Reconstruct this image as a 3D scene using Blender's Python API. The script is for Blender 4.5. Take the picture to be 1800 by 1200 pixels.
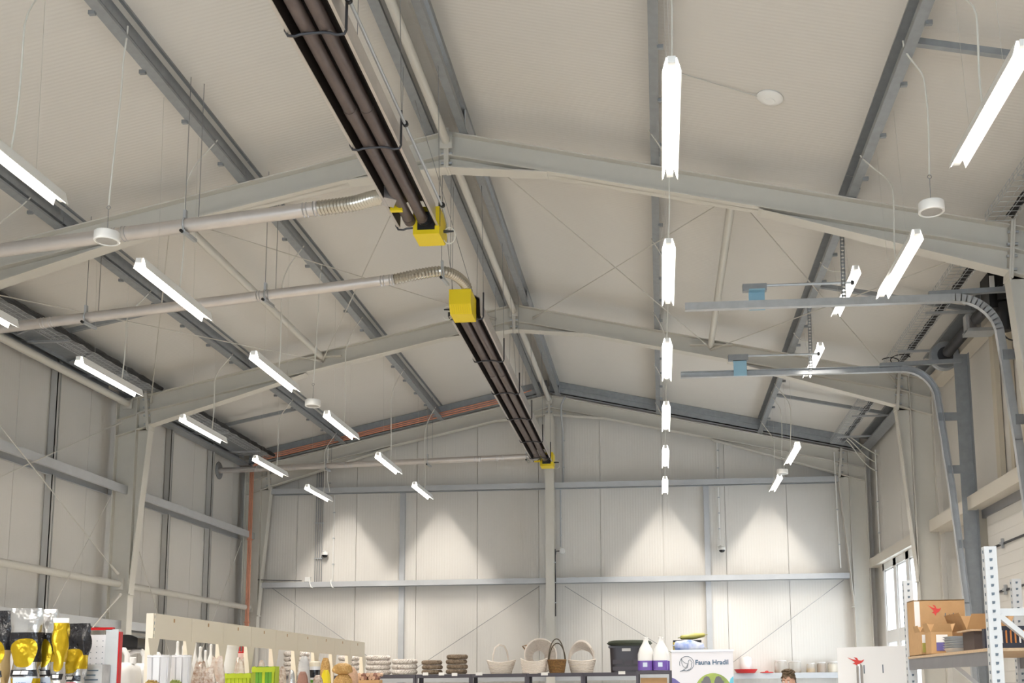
import bpy, bmesh, math, random
from mathutils import Vector, Matrix
random.seed(7)
for o in list(bpy.data.objects):
    bpy.data.objects.remove(o)
S = bpy.context.scene
COL = S.collection
V = Vector
PI = math.pi

# ------------------------------------------------------------------ camera
FPX, CX, CY = 1915.27, 1031.95, 929.56          # focal length and principal point in pixels of the 1800x1200 frame
PITCH, YAW, ROLL = 0.1415, -0.0663, -0.0105
CAM = V((2.0276, 0.0, 1.7))
_cp, _sp, _cy, _sy = math.cos(PITCH), math.sin(PITCH), math.cos(YAW), math.sin(YAW)
FWD = V((_sy * _cp, _cy * _cp, _sp))
_R = V((_cy, -_sy, 0))
_U = _R.cross(FWD)
RGT = _R * math.cos(ROLL) + _U * math.sin(ROLL)
UPV = _U * math.cos(ROLL) - _R * math.sin(ROLL)
cd = bpy.data.cameras.new('camera')
cam = bpy.data.objects.new('camera', cd)
COL.objects.link(cam)
m = Matrix((RGT, UPV, -FWD)).transposed().to_4x4()
m.translation = CAM
cam.matrix_world = m
cd.sensor_width = 36.0
cd.sensor_fit = 'HORIZONTAL'
cd.lens = FPX / 1800 * 36
cd.shift_x = (900 - CX) / 1800
cd.shift_y = (CY - 600) / 1800
cd.clip_end = 200
S.camera = cam

# ------------------------------------------------------------------ world, exposure
w = bpy.data.worlds.new('sky')
S.world = w
w.use_nodes = True
bg = w.node_tree.nodes['Background']
bg.inputs[0].default_value = (0.88, 0.94, 1.0, 1)
bg.inputs[1].default_value = 8.0
S.view_settings.view_transform = 'Standard'
S.view_settings.look = 'None'
S.view_settings.gamma = 1
S.view_settings.use_curve_mapping = False
S.view_settings.exposure = 0.04
LAMP_W = 52.0            # watts of each ceiling light
DIFFUSER = 7.0           # glow of its diffuser


def px(x, y, ax, v):
    """the point on plane ax=v that the photograph shows at pixel x,y"""
    r = FWD + RGT * ((x - CX) / FPX) - UPV * ((y - CY) / FPX)
    i = 'XYZ'.index(ax)
    return CAM + r * ((v - CAM[i]) / r[i])


# ------------------------------------------------------------------ materials
MATS = {}


def srgb(c):
    return tuple((v / 12.92 if v <= 0.04045 else ((v + 0.055) / 1.055) ** 2.4) for v in [x / 255 for x in c]) + (1,)


def mat(name, col, rough=0.6, metal=0.0, noise=0.0, nscale=8.0, bump=0.0, bscale=60.0, emit=0.0, alpha=None, ribs=None, ribs_d=0.0, ribs_n=20.0, spec=0.5, mottled=None, trans=0.0):
    if name in MATS:
        return MATS[name]
    m = bpy.data.materials.new(name)
    m.use_nodes = True
    nt = m.node_tree
    b = nt.nodes['Principled BSDF']
    c = srgb(col) if max(col) > 1.001 or len(col) == 3 else col
    b.inputs['Base Color'].default_value = c
    b.inputs['Roughness'].default_value = rough
    b.inputs['Metallic'].default_value = metal
    b.inputs['Specular IOR Level'].default_value = spec
    if trans:
        b.inputs['Transmission Weight'].default_value = trans
    if alpha is not None:
        b.inputs['Alpha'].default_value = alpha
    if emit:
        b.inputs['Emission Color'].default_value = c
        b.inputs['Emission Strength'].default_value = emit
    tc = nt.nodes.new('ShaderNodeTexCoord')
    hs = []
    if noise or mottled:
        n = nt.nodes.new('ShaderNodeTexNoise')
        n.inputs['Scale'].default_value = nscale
        n.inputs['Detail'].default_value = 5
        nt.links.new(tc.outputs['Object'], n.inputs['Vector'])
        r = nt.nodes.new('ShaderNodeValToRGB')
        r.color_ramp.elements[0].position = 0.3
        r.color_ramp.elements[1].position = 0.7
        k = 1 - noise
        c2 = srgb(mottled) if mottled else tuple(min(1, v * (1 + noise * .5)) for v in c[:3]) + (1,)
        c1 = c if mottled else tuple(v * k for v in c[:3]) + (1,)
        r.color_ramp.elements[0].color = c1
        r.color_ramp.elements[1].color = c2
        nt.links.new(n.outputs['Fac'], r.inputs['Fac'])
        nt.links.new(r.outputs['Color'], b.inputs['Base Color'])
    if bump:
        n2 = nt.nodes.new('ShaderNodeTexNoise')
        n2.inputs['Scale'].default_value = bscale
        nt.links.new(tc.outputs['Object'], n2.inputs['Vector'])
        hs.append((n2.outputs['Fac'], bump, 0.01))
    if ribs:
        g = nt.nodes.new('ShaderNodeNewGeometry')
        sx = nt.nodes.new('ShaderNodeSeparateXYZ')
        nt.links.new(g.outputs['Position'], sx.inputs[0])
        mu = nt.nodes.new('ShaderNodeMath'); mu.operation = 'MULTIPLY'
        mu.inputs[1].default_value = ribs_n * 2 * PI
        nt.links.new(sx.outputs['XYZ'.index(ribs)], mu.inputs[0])
        si = nt.nodes.new('ShaderNodeMath'); si.operation = 'SINE'
        nt.links.new(mu.outputs[0], si.inputs[0])
        hs.append((si.outputs[0], ribs_d, 0.004))
    prev = None
    for sock, st, dist in hs:
        bp = nt.nodes.new('ShaderNodeBump')
        bp.inputs['Strength'].default_value = st
        bp.inputs['Distance'].default_value = dist
        nt.links.new(sock, bp.inputs['Height'])
        if prev:
            nt.links.new(prev.outputs[0], bp.inputs['Normal'])
        prev = bp
    if prev:
        nt.links.new(prev.outputs[0], b.inputs['Normal'])
    MATS[name] = m
    return m


WALLC = (213, 209, 203)
mat('wall_panel_y', WALLC, .55, ribs='Y', ribs_d=.10, ribs_n=20, noise=.02, nscale=1.5)
mat('wall_panel_x', WALLC, .55, ribs='X', ribs_d=.16, ribs_n=20, noise=.02, nscale=1.5)
mat('roof_panel', (213, 209, 203), .55, ribs='Y', ribs_d=.12, ribs_n=22, noise=.02, nscale=1.2)
mat('panel_core', (206, 203, 196), .7)
mat('concrete', (200, 196, 188), .45, noise=.12, nscale=3, bump=.1)
mat('frame_paint', (205, 201, 192), .45, noise=.02)
mat('galv', (150, 154, 158), .42, .35, noise=.10, nscale=14)
mat('galv_light', (184, 187, 190), .38, .4, noise=.08, nscale=14)
mat('girt', (182, 184, 187), .40, .12, noise=.05, nscale=6)
mat('tube_paint', (205, 202, 194), .42)
mat('dark_steel', (70, 70, 74), .45, .5)
mat('heater_tube', (102, 90, 86), .45, .25, noise=.18, nscale=9)
mat('heater_dark', (46, 38, 36), .55, .3, noise=.15, nscale=7)
mat('alu', (205, 203, 204), .30, .85, noise=.05)
mat('alu_soft', (204, 198, 194), .34, .6, noise=.05)
mat('flex', (190, 184, 172), .25, .85)
mat('yellow', (232, 205, 20), .45)
mat('black', (22, 22, 24), .5)
mat('black_gloss', (15, 15, 17), .2)
mat('rubber', (35, 35, 37), .7)
mat('white_plastic', (232, 231, 228), .4)
mat('lamp_white', (238, 238, 236), .35)
mat('lamp_glow', (1.0, .95, .87, 1), .5, emit=DIFFUSER)
MATS['lamp_glow'].node_tree.nodes['Principled BSDF'].inputs['Base Color'].default_value = (.35, .34, .33, 1)
mat('speaker_grille', (170, 168, 165), .5, noise=.15, nscale=300)
mat('cord', (222, 220, 212), .5)
mat('wire', (150, 150, 150), .4, .5)
mat('rod', (200, 196, 188), .4, .05)
mat('thin_wire', (196, 194, 188), .4, .1)
mat('post_steel', (186, 185, 182), .42, .12)
mat('beam_cream', (207, 200, 188), .5)
mat('copper', (206, 142, 114), .35, .3, noise=.08)
mat('red', (196, 26, 32), .4)
mat('blue_bracket', (150, 190, 210), .5, .2)
mat('door_white', (222, 219, 214), .5)
mat('cream', (230, 221, 203), .5)
mat('cream_wall', (200, 191, 174), .55)
mat('frame_white', (236, 236, 236), .4)
mat('shelf_black', (72, 68, 76), .5, .1)
mat('shelf_board', (150, 146, 142), .6)
mat('rack_blue', (206, 209, 212), .4, .15)
mat('rack_grey', (140, 140, 144), .42, .5, noise=.06)
mat('chipboard', (196, 170, 140), .7, noise=.12, nscale=60)
mat('card', (190, 152, 108), .75, noise=.05, nscale=20)
mat('card_in', (170, 132, 90), .8)
mat('paper', (236, 234, 232), .7)


# ------------------------------------------------------------------ mesh helpers
class MB:
    def __init__(s):
        s.v = []; s.f = []; s.m = []; s.mi = 0

    def add(s, vs, fs):
        n = len(s.v)
        s.v += [V(a) for a in vs]
        s.f += [tuple(i + n for i in f) for f in fs]
        s.m += [s.mi] * len(fs)
        return s

    def box(s, x0, x1, y0, y1, z0, z1):
        return s.add([(x, y, z) for z in (z0, z1) for y in (y0, y1) for x in (x0, x1)],
                     [(0, 2, 3, 1), (4, 5, 7, 6), (0, 1, 5, 4), (2, 6, 7, 3), (0, 4, 6, 2), (1, 3, 7, 5)])

    def obox(s, c, a, b, d):
        c, a, b, d = V(c), V(a), V(b), V(d)
        vs = [c + a * i + b * j + d * k for k in (-1, 1) for j in (-1, 1) for i in (-1, 1)]
        return s.add(vs, [(0, 2, 3, 1), (4, 5, 7, 6), (0, 1, 5, 4), (2, 6, 7, 3), (0, 4, 6, 2), (1, 3, 7, 5)])

    def bar(s, p0, p1, w, h, up=(0, 0, 1)):
        p0, p1 = V(p0), V(p1)
        d = p1 - p0
        side = d.cross(V(up)).normalized()
        u = side.cross(d).normalized()
        return s.obox((p0 + p1) / 2, d / 2, side * (w / 2), u * (h / 2))

    def ext(s, pts, vec):
        """closed planar polygon pushed along vec"""
        n = len(pts)
        pts = [V(p) for p in pts]
        vec = V(vec)
        fs = [tuple(range(n))[::-1], tuple(range(n, 2 * n))]
        fs += [(i, (i + 1) % n, (i + 1) % n + n, i + n) for i in range(n)]
        return s.add(pts + [p + vec for p in pts], fs)

    def sheet(s, prof, vec, t):
        """open profile polyline (list of 3D points) given thickness t and pushed along vec"""
        vec = V(vec)
        prof = [V(p) for p in prof]
        off = []
        for i, p in enumerate(prof):
            a = (prof[i] - prof[i - 1]) if i else (prof[1] - prof[0])
            b = (prof[i + 1] - prof[i]) if i < len(prof) - 1 else a
            n = (a.normalized() + b.normalized()).cross(vec).normalized()
            off.append(p + n * t)
        k = len(prof)
        ring = prof + off
        vs = ring + [p + vec for p in ring]
        N = 2 * k
        fs = []
        for i in range(k - 1):
            fs += [(i, i + 1, N + i + 1, N + i), (k + i, N + k + i, N + k + i + 1, k + i + 1),
                   (i, k + i, k + i + 1, i + 1), (N + i, N + i + 1, N + k + i + 1, N + k + i)]
        fs += [(0, N, N + k, k), (k - 1, 2 * k - 1, N + 2 * k - 1, N + k - 1)]
        return s.add(vs, fs)

    def tube(s, path, r, n=8, closed=False, rs=None, cap=True):
        path = [V(p) for p in path]
        L = len(path)
        t0 = (path[1] - path[0]).normalized()
        ref = V((0, 0, 1)) if abs(t0.z) < .9 else V((1, 0, 0))
        u = t0.cross(ref).normalized()
        vs = []
        for i, p in enumerate(path):
            if closed:
                t = (path[(i + 1) % L] - path[i - 1]).normalized()
            else:
                t = (path[min(i + 1, L - 1)] - path[max(i - 1, 0)]).normalized()
            u = (u - t * u.dot(t))
            u = u.normalized() if u.length > 1e-6 else t.orthogonal().normalized()
            w2 = t.cross(u)
            rr = rs[i] if rs else r
            vs += [p + (u * math.cos(2 * PI * k / n) + w2 * math.sin(2 * PI * k / n)) * rr for k in range(n)]
        fs = []
        for i in range(L if closed else L - 1):
            j = (i + 1) % L
            fs += [(i * n + k, i * n + (k + 1) % n, j * n + (k + 1) % n, j * n + k) for k in range(n)]
        if not closed and cap:
            fs += [tuple(range(n))[::-1], tuple((L - 1) * n + k for k in range(n))]
        return s.add(vs, fs)

    def lathe(s, prof, n=24, o=(0, 0, 0), ax=(0, 0, 1), cap=True):
        ax = V(ax).normalized()
        u = ax.orthogonal().normalized()
        w2 = ax.cross(u)
        o = V(o)
        vs = []
        for r, z in prof:
            vs += [o + ax * z + (u * math.cos(2 * PI * k / n) + w2 * math.sin(2 * PI * k / n)) * r for k in range(n)]
        L = len(prof)
        fs = [(i * n + k, i * n + (k + 1) % n, (i + 1) * n + (k + 1) % n, (i + 1) * n + k) for i in range(L - 1) for k in range(n)]
        if cap:
            fs += [tuple(range(n))[::-1], tuple((L - 1) * n + k for k in range(n))]
        return s.add(vs, fs)

    def grid(s, f, nu, nv, closed_u=False):
        vs = [f(i / (nu if closed_u else nu - 1), j / (nv - 1)) for j in range(nv) for i in range(nu)]
        fs = [(j * nu + i, j * nu + (i + 1) % nu, (j + 1) * nu + (i + 1) % nu, (j + 1) * nu + i)
              for j in range(nv - 1) for i in range(nu if closed_u else nu - 1)]
        return s.add(vs, fs)

    def build(s, name, material, parent=None, loc=None, smooth=True, local=False, angle=35):
        """ONE mesh object; with a parent the vertices are made relative to the parent's thing"""
        if parent is not None and not local:
            o0 = ROOT[parent.name]
        elif loc is not None:
            o0 = V(loc)
        else:
            o0 = V((0, 0, 0))
        me = bpy.data.meshes.new(name)
        me.from_pydata([tuple(p - o0) if not local else tuple(p) for p in s.v], [], s.f)
        ms = material if isinstance(material, (list, tuple)) else [material]
        for q in ms:
            me.materials.append(MATS[q])
        if len(ms) > 1:
            me.polygons.foreach_set('material_index', s.m)
        bm = bmesh.new(); bm.from_mesh(me)
        bmesh.ops.recalc_face_normals(bm, faces=bm.faces)
        bm.to_mesh(me); bm.free()
        if smooth:
            me.shade_smooth()
            me.set_sharp_from_angle(angle=math.radians(angle))
        o = bpy.data.objects.new(name, me)
        COL.objects.link(o)
        if parent is not None:
            o.parent = parent
            ROOT[o.name] = o0
        else:
            o.location = o0
            ROOT[o.name] = o0
        return o


ROOT = {}


def tag(o, label=None, cat=None, group=None, kind=None):
    if label: o['label'] = label
    if cat: o['category'] = cat
    if group: o['group'] = group
    if kind: o['kind'] = kind
    return o


def thing(name, label, cat, loc=(0, 0, 0), group=None, kind=None):
    o = bpy.data.objects.new(name, None)
    COL.objects.link(o)
    o.location = loc
    o.empty_display_size = .1
    ROOT[o.name] = V(loc)
    return tag(o, label, cat, group, kind)


def copy_tree(o, loc=None, rz=None, label=None, group=None, parent=None):
    c = o.copy()
    COL.objects.link(c)
    if parent is not None:
        c.parent = parent
    if loc is not None: c.location = loc
    if rz is not None: c.rotation_euler = (0, 0, rz)
    if label: c['label'] = label
    if group: c['group'] = group
    for ch in list(o.children):
        copy_tree(ch, parent=c)
    return c


def bez(p0, p1, p2, p3, n=10):
    p0, p1, p2, p3 = map(V, (p0, p1, p2, p3))
    return [p0 * (1 - t) ** 3 + p1 * 3 * t * (1 - t) ** 2 + p2 * 3 * t * t * (1 - t) + p3 * t ** 3 for t in [i / n for i in range(n + 1)]]

# ================================================================== STRUCTURE
FZ = 0.1                      # floor level
K = 0.22                      # roof slope
YF, YB = 20.38, -5.12          # gable wall face, wall behind the photographer
zs = lambda x: 7.42 - K * abs(x)      # underside of the roof sheets
zt = lambda x: 7.16 - K * abs(x)      # top of the rafters
FRAMES = (5.13, 10.13, 15.13, 20.13)

mb = MB().box(-6.3, 6.3, YB - .3, YF + .3, FZ - .2, FZ)
tag(mb.build('floor', 'concrete'), kind='structure', label='smooth grey concrete floor of the hall')

# ---- roof: two slopes of sandwich panels
mb = MB()
for s in (-1, 1):
    mb.ext([(0, YB - .3, 7.47), (s * 6.3, YB - .3, 7.47 - K * 6.3), (s * 6.3, YB - .3, 7.60 - K * 6.3), (0, YB - .3, 7.60)], (0, YF - YB + .6, 0))
ceil = tag(mb.build('ceiling', 'roof_panel', smooth=False), kind='structure', label='pale ribbed sandwich panel roof sloping from ridge to eaves')
for s in (-1, 1):
    proto = None
    y = YB - .2
    while y < YF:
        if proto is None:
            t = MB().ext([(0, 0, zs(0)), (s * 6.05, 0, zs(6.05)), (s * 6.05, 0, zs(6.05) + .052), (0, 0, zs(0) + .052)], (0, .999, 0))
            proto = t.build('roof_panel', 'roof_panel', ceil, smooth=False)
            p = proto
        else:
            p = proto.copy(); COL.objects.link(p)
        p.location = (0, y, 0)
        y += 1.0

# ---- gable wall
mb = MB().ext([(-6.3, YF + .04, FZ), (6.3, YF + .04, FZ), (6.3, YF + .04, zs(6.3)), (0, YF + .04, 7.5), (-6.3, YF + .04, zs(6.3))], (0, .1, 0))
wb = tag(mb.build('wall_back', 'panel_core', smooth=False), kind='structure', label='pale gable wall of vertical micro-ribbed panels at the end of the hall')
J = [-6.04, -4.927, -3.768, -2.596, -1.422, -.246, .931, 2.11, 3.28, 4.43, 5.624, 6.04]
for a, b in zip(J, J[1:]):
    a, b = a + .004, b - .004
    top = [(b, YF, zs(b) + .03), (a, YF, zs(a) + .03)]
    if a < 0 < b:
        top.insert(1, (0, YF, zs(0) + .03))
    MB().ext([(a, YF, FZ), (b, YF, FZ)] + top, (0, .045, 0)).build('panel', 'wall_panel_x', wb, smooth=False)

# ---- wall behind the photographer, with a glazed front
mb = MB().box(-6.3, -3.0, YB - .15, YB, FZ, 6.2).box(5.3, 6.3, YB - .15, YB, FZ, 6.2)
mb.ext([(-6.3, YB, 4.0), (6.3, YB, 4.0), (6.3, YB, zs(6.3)), (0, YB, 7.5), (-6.3, YB, zs(6.3))], (0, -.15, 0))
tag(mb.build('wall_front', 'cream_wall', smooth=False), kind='structure', label='pale front wall with a wide shop window')

# ---- left wall
mb = MB().box(-6.15, -6.04, YB - .3, YF + .3, FZ, 6.2)
wl = tag(mb.build('wall_left', 'panel_core', smooth=False), kind='structure', label='pale side wall of tall vertical panels behind the steel girts')
y = 12.86 - 1.738 * 11
while y < YF:
    a, b = max(y, YB), min(y + 1.738, YF)
    if b > a + .05:
        MB().box(-6.05, -6.0, a + .004, b - .004, FZ, zs(6) + .03).build('panel', 'wall_panel_y', wl, smooth=False)
    y += 1.738

# ---- right wall with the window opening
WY0, WY1, WZ = 16.42, 19.42, 3.74
mb = MB().box(6.04, 6.15, YB - .3, WY0, FZ, 6.2).box(6.04, 6.15, WY1, YF + .3, FZ, 6.2).box(6.04, 6.15, WY0, WY1, WZ, 6.2)
wr = tag(mb.build('wall_right', 'panel_core', smooth=False), kind='structure', label='pale side wall with the sectional door and tall windows')
Js = [YB] + [15.33 - 1.295 * i for i in range(15, -1, -1)]
Js = [j for j in Js if j >= YB]
for a, b in zip(Js, Js[1:]):
    MB().box(6.0, 6.05, a + .004, b - .004, FZ, zs(6) + .03).build('panel', 'wall_panel_y', wr, smooth=False)
for a, b, z0 in ((15.33, WY0, FZ), (WY0, 17.92, WZ), (17.92, WY1, WZ), (WY1, YF, FZ)):
    MB().box(6.0, 6.05, a + .004, b - .004, z0, zs(6) + .03).build('panel', 'wall_panel_y', wr, smooth=False)


# ---- windows
def glass_mat():
    m = bpy.data.materials.new('window_glass')
    m.use_nodes = True
    nt = m.node_tree
    nt.nodes.clear()
    out = nt.nodes.new('ShaderNodeOutputMaterial')
    mx = nt.nodes.new('ShaderNodeMixShader')
    tr = nt.nodes.new('ShaderNodeBsdfTransparent')
    tr.inputs[0].default_value = (.93, .97, 1, 1)
    gl = nt.nodes.new('ShaderNodeBsdfGlossy')
    gl.inputs['Roughness'].default_value = .02
    mx.inputs[0].default_value = .08
    nt.links.new(tr.outputs[0], mx.inputs[1]); nt.links.new(gl.outputs[0], mx.inputs[2]); nt.links.new(mx.outputs[0], out.inputs[0])
    MATS['window_glass'] = m


glass_mat()
win = thing('window_1', 'tall white framed window in the side wall beyond the door', None, (6.0, 17.9, FZ), kind='structure')
posts = [WY0, 17.50, 18.44, WY1]
fw = .11
mb = MB().box(5.95, 6.06, WY0, WY1, WZ - .12, WZ).box(5.95, 6.06, WY0, WY1, FZ, FZ + .12)
for i, yy in enumerate(posts):
    mb.box(5.95, 6.06, max(WY0, yy - fw), min(WY1, yy + fw), FZ, WZ)
mb.box(5.955, 6.055, WY0, WY1, 2.36, 2.56)
mb.build('window_frame', 'frame_white', win, smooth=False)
for a, b in zip(posts, posts[1:]):
    for z0, z1 in ((FZ + .1, 2.4), (2.52, WZ - .1)):
        mb = MB()
        for (y0, y1, q0, q1) in ((a + fw, b - fw, z0, z0 + .05), (a + fw, b - fw, z1 - .05, z1), (a + fw, a + fw + .05, z0, z1), (b - fw - .05, b - fw, z0, z1)):
            mb.box(5.97, 6.04, y0, y1, q0, q1)
        sash = mb.build('sash', 'frame_white', win, smooth=False)
        MB().box(6.0, 6.012, a + fw + .04, b - fw - .04, z0 + .04, z1 - .04).build('pane', 'window_glass', sash, smooth=False)
win2 = thing('window_front_offscreen', 'wide shop window in the front wall behind the photographer', None, (1.1, YB, FZ), kind='structure')
mb = MB().box(-3.0, 5.3, YB - .12, YB - .02, 3.9, 4.0).box(-3.0, 5.3, YB - .12, YB - .02, FZ, FZ + .1)
for i in range(6):
    xx = -3.0 + 8.3 * i / 5
    mb.box(max(-3, xx - .05), min(5.3, xx + .05), YB - .12, YB - .02, FZ, 4.0)
mb.build('window_frame', 'frame_white', win2, smooth=False)
for i in range(5):
    MB().box(-2.95 + 8.3 * i / 5, -3.05 + 8.3 * (i + 1) / 5, YB - .08, YB - .07, FZ + .1, 3.9).build('pane', 'window_glass', win2, smooth=False)

# white sill/header beam above the windows
tag(MB().box(5.84, 6.0, 15.25, 20.0, 3.74, 3.90).build('trim_1', 'beam_cream', smooth=False), kind='structure', label='cream steel beam above the tall windows')


# ---- portal frames
def frame(Y, label, gable=False):
    t = thing('portal_frame', label, 'steel frame', (0, Y, FZ), 'steel portal frames across the hall')
    hw = .08
    for s in (-1, 1):
        mb = MB()                                   # column
        zo, zi = zt(5.86), zt(5.42)
        mb.box(*sorted((s * 5.85, s * 5.865)), Y - hw, Y + hw, FZ, zo)
        mb.box(*sorted((s * 5.55, s * 5.562)), Y - hw, Y + hw, FZ, 5.50)
        mb.ext([(s * 5.86, Y - .005, FZ), (s * 5.56, Y - .005, FZ), (s * 5.56, Y - .005, 5.45), (s * 5.41, Y - .005, 5.45), (s * 5.43, Y - .005, zi), (s * 5.86, Y - .005, zo)], (0, .01, 0))
        mb.ext([(s * 5.865, Y - hw, zo), (s * 5.42, Y - hw, zi), (s * 5.42, Y - hw, zi - .014), (s * 5.865, Y - hw, zo - .014)], (0, 2 * hw, 0))
        mb.box(*sorted((s * 5.40, s * 5.99)), Y - .12, Y + .12, FZ, FZ + .02)
        col = mb.build('column', 'frame_paint', t, smooth=False)
        mb = MB()                                   # stiffeners between the column flanges
        for zz in (5.50, 5.74):
            mb.ext([(s * 5.85, Y - hw, zz - .13), (s * 5.41, Y - hw, zz), (s * 5.41, Y - hw, zz - .012), (s * 5.85, Y - hw, zz - .142)], (0, 2 * hw, 0))
        mb.box(*sorted((s * 5.548, s * 5.562)), Y - hw, Y + hw, 5.5, zt(5.56) - .01)
        mb.build('stiffener', 'frame_paint', col, smooth=False)
        mb = MB()                                   # column haunch, tapering downwards
        mb.ext([(s * 5.555, Y - .005, 3.05), (s * 5.37, Y - .005, 5.50), (s * 5.555, Y - .005, 5.50)], (0, .01, 0))
        mb.ext([(s * 5.545, Y - hw, 3.05), (s * 5.36, Y - hw, 5.50), (s * 5.375, Y - hw, 5.50), (s * 5.56, Y - hw, 3.05)], (0, 2 * hw, 0))
        mb.box(*sorted((s * 5.52, s * 5.565)), Y - hw, Y + hw, 3.035, 3.05)
        mb.build('column_haunch', 'frame_paint', t, smooth=False)
        d = .25                                     # rafter
        A = lambda x, dz: V((s * x, Y, zt(x) + dz))
        mb = MB()
        for dz in (0, -d + .013):
            mb.ext([A(.01, dz) - V((0, hw, 0)), A(5.40, dz) - V((0, hw, 0)), A(5.40, dz - .013) - V((0, hw, 0)), A(.01, dz - .013) - V((0, hw, 0))], (0, 2 * hw, 0))
        mb.ext([A(.01, -.005) - V((0, .005, 0)), A(5.40, -.005) - V((0, .005, 0)), A(5.40, -d) - V((0, .005, 0)), A(.01, -d) - V((0, .005, 0))], (0, .01, 0))
        mb.build('rafter', 'frame_paint', t, smooth=False)
        zb = lambda x: zt(x) - d                    # rafter haunch at the eaves
        mb = MB()
        mb.ext([(s * 3.12, Y - .005, zb(3.12)), (s * 5.39, Y - .005, zb(5.39)), (s * 5.39, Y - .005, 5.51)], (0, .01, 0))
        mb.ext([(s * 3.05, Y - hw, zb(3.12) - .003), (s * 5.40, Y - hw, 5.515), (s * 5.40, Y - hw, 5.50), (s * 3.08, Y - hw, zb(3.12) - .018)], (0, 2 * hw, 0))
        mb.build('rafter_haunch', 'frame_paint', t, smooth=False)
        mb = MB()                                   # apex haunch
        mb.ext([(s * .01, Y - .005, zb(.01)), (s * .95, Y - .005, zb(.95)), (s * .01, Y - .005, 6.79)], (0, .01, 0))
        mb.ext([(s * .01, Y - hw, 6.79), (s * 1.0, Y - hw, zb(.97)), (s * 1.0, Y - hw, zb(.97) - .013), (s * .01, Y - hw, 6.777)], (0, 2 * hw, 0))
        mb.build('apex_haunch', 'frame_paint', t, smooth=False)
        # end plates at the knee with bolts
        mb = MB()
        for off in (0, .022):
            mb.ext([(s * (5.355 + off), Y - .09, 5.44), (s * (5.375 + off), Y - .09, 5.44), (s * (5.435 + off), Y - .09, 6.02), (s * (5.415 + off), Y - .09, 6.02)], (0, .18, 0))
        ep = mb.build('end_plate', 'frame_paint', t, smooth=False)
        mb = MB()
        for zz in (5.53, 5.66, 5.78, 5.90):
            xc = 5.365 + (zz - 5.44) * .103 + .02
            for yo in (-.055, .055):
                mb.lathe([(.014, -.05), (.014, .05)], 6, (s * xc, Y + yo, zz), (1, 0, 0))
        mb.build('bolts', 'galv_light', ep)
    mb = MB().box(-.024, -.001, Y - .085, Y + .085, 6.77, 7.19).box(.001, .024, Y - .085, Y + .085, 6.77, 7.19)
    ap = mb.build('apex_plate', 'frame_paint', t, smooth=False)
    mb = MB()
    for zz in (6.83, 6.93, 7.02, 7.11):
        for yo in (-.055, .055):
            mb.lathe([(.014, -.055), (.014, .055)], 6, (0, Y + yo, zz), (1, 0, 0))
    mb.build('bolts', 'galv_light', ap)
    return t


frame(5.13, 'pale grey steel portal frame above the near end of the black tube heater')
frame(10.13, 'pale grey steel portal frame between the two black tube heaters')
frame(15.13, 'pale grey steel portal frame crossing above the long far tube heater')
frame(20.13, 'pale grey steel portal frame standing against the gable wall')

# ---- gable column, studs and girts
t = thing('gable_column', 'pale grey steel column standing at the middle of the gable wall', 'column', (0, 20.1, FZ))
mb = MB().box(-.08, .08, 20.03, 20.042, FZ, 6.77).box(-.08, .08, 20.24, 20.252, FZ, 6.77).box(-.005, .005, 20.04, 20.25, FZ, 6.77)
mb.build('column_shaft', 'frame_paint', t, smooth=False)
MB().box(-.11, .11, 20.0, 20.28, FZ, FZ + .02).build('base_plate', 'frame_paint', t, smooth=False)
for xx, lb in ((-2.86, 'galvanised post on the gable wall behind the wreath stacks'), (2.93, 'galvanised post on the gable wall behind the roll-up banner')):
    mb = MB().sheet([(xx + .05, 20.335, FZ), (xx + .05, 20.316, FZ), (xx - .05, 20.316, FZ), (xx - .05, 20.376, FZ), (xx + .05, 20.376, FZ), (xx + .05, 20.36, FZ)], (0, 0, 5.37 - FZ), .004)
    tag(mb.build('gable_post', 'girt', loc=(xx, 20.2, FZ), smooth=False), 'tall ' + lb, 'post', 'gable wall posts')
lev = {1.77: 'lowest', 3.57: 'middle', 5.37: 'topmost'}
for zg, nm in lev.items():
    xe = {1.77: 5.553, 3.57: 5.50, 5.37: 5.372}[zg]      # up to the tapering column
    for a, b, side in ((-xe, -.078, 'copper pipes'), (.078, xe, 'tall windows')):
        mb = MB().sheet([(a, 20.15, zg), (a, 20.12, zg), (a, 20.12, zg + .10), (a, 20.31, zg + .10), (a, 20.31, zg), (a, 20.28, zg)], (b - a, 0, 0), .003)
        tag(mb.build('gable_girt', 'girt', loc=((a + b) / 2, 20.2, zg), smooth=False), '%s horizontal galvanised girt of the gable wall, half towards the %s' % (nm, side), 'girt', 'gable wall girts')


# ---- purlins
def sigma(x, s, y0, y1):
    """galvanised sigma purlin on the slope of side s, bottom flange towards the eaves"""
    z0, z1 = zt(x) + .004, zs(x) - .002
    h = z1 - z0
    P = [(s * (x - .06), y0, z0 + .02 + K * .06), (s * (x - .06), y0, z0 + K * .06), (s * (x + .02), y0, z0 - .0), (s * (x + .02), y0, z0 + h * .28), (s * (x - .02), y0, z0 + h * .38),
         (s * (x - .02), y0, z0 + h * .62), (s * (x + .02), y0, z0 + h * .72), (s * (x + .02), y0, z1), (s * (x - .06), y0, z1 + K * .06), (s * (x - .06), y0, z1 - .02 + K * .06)]
    return MB().sheet(P, (0, y1 - y0, 0), .003)


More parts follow.
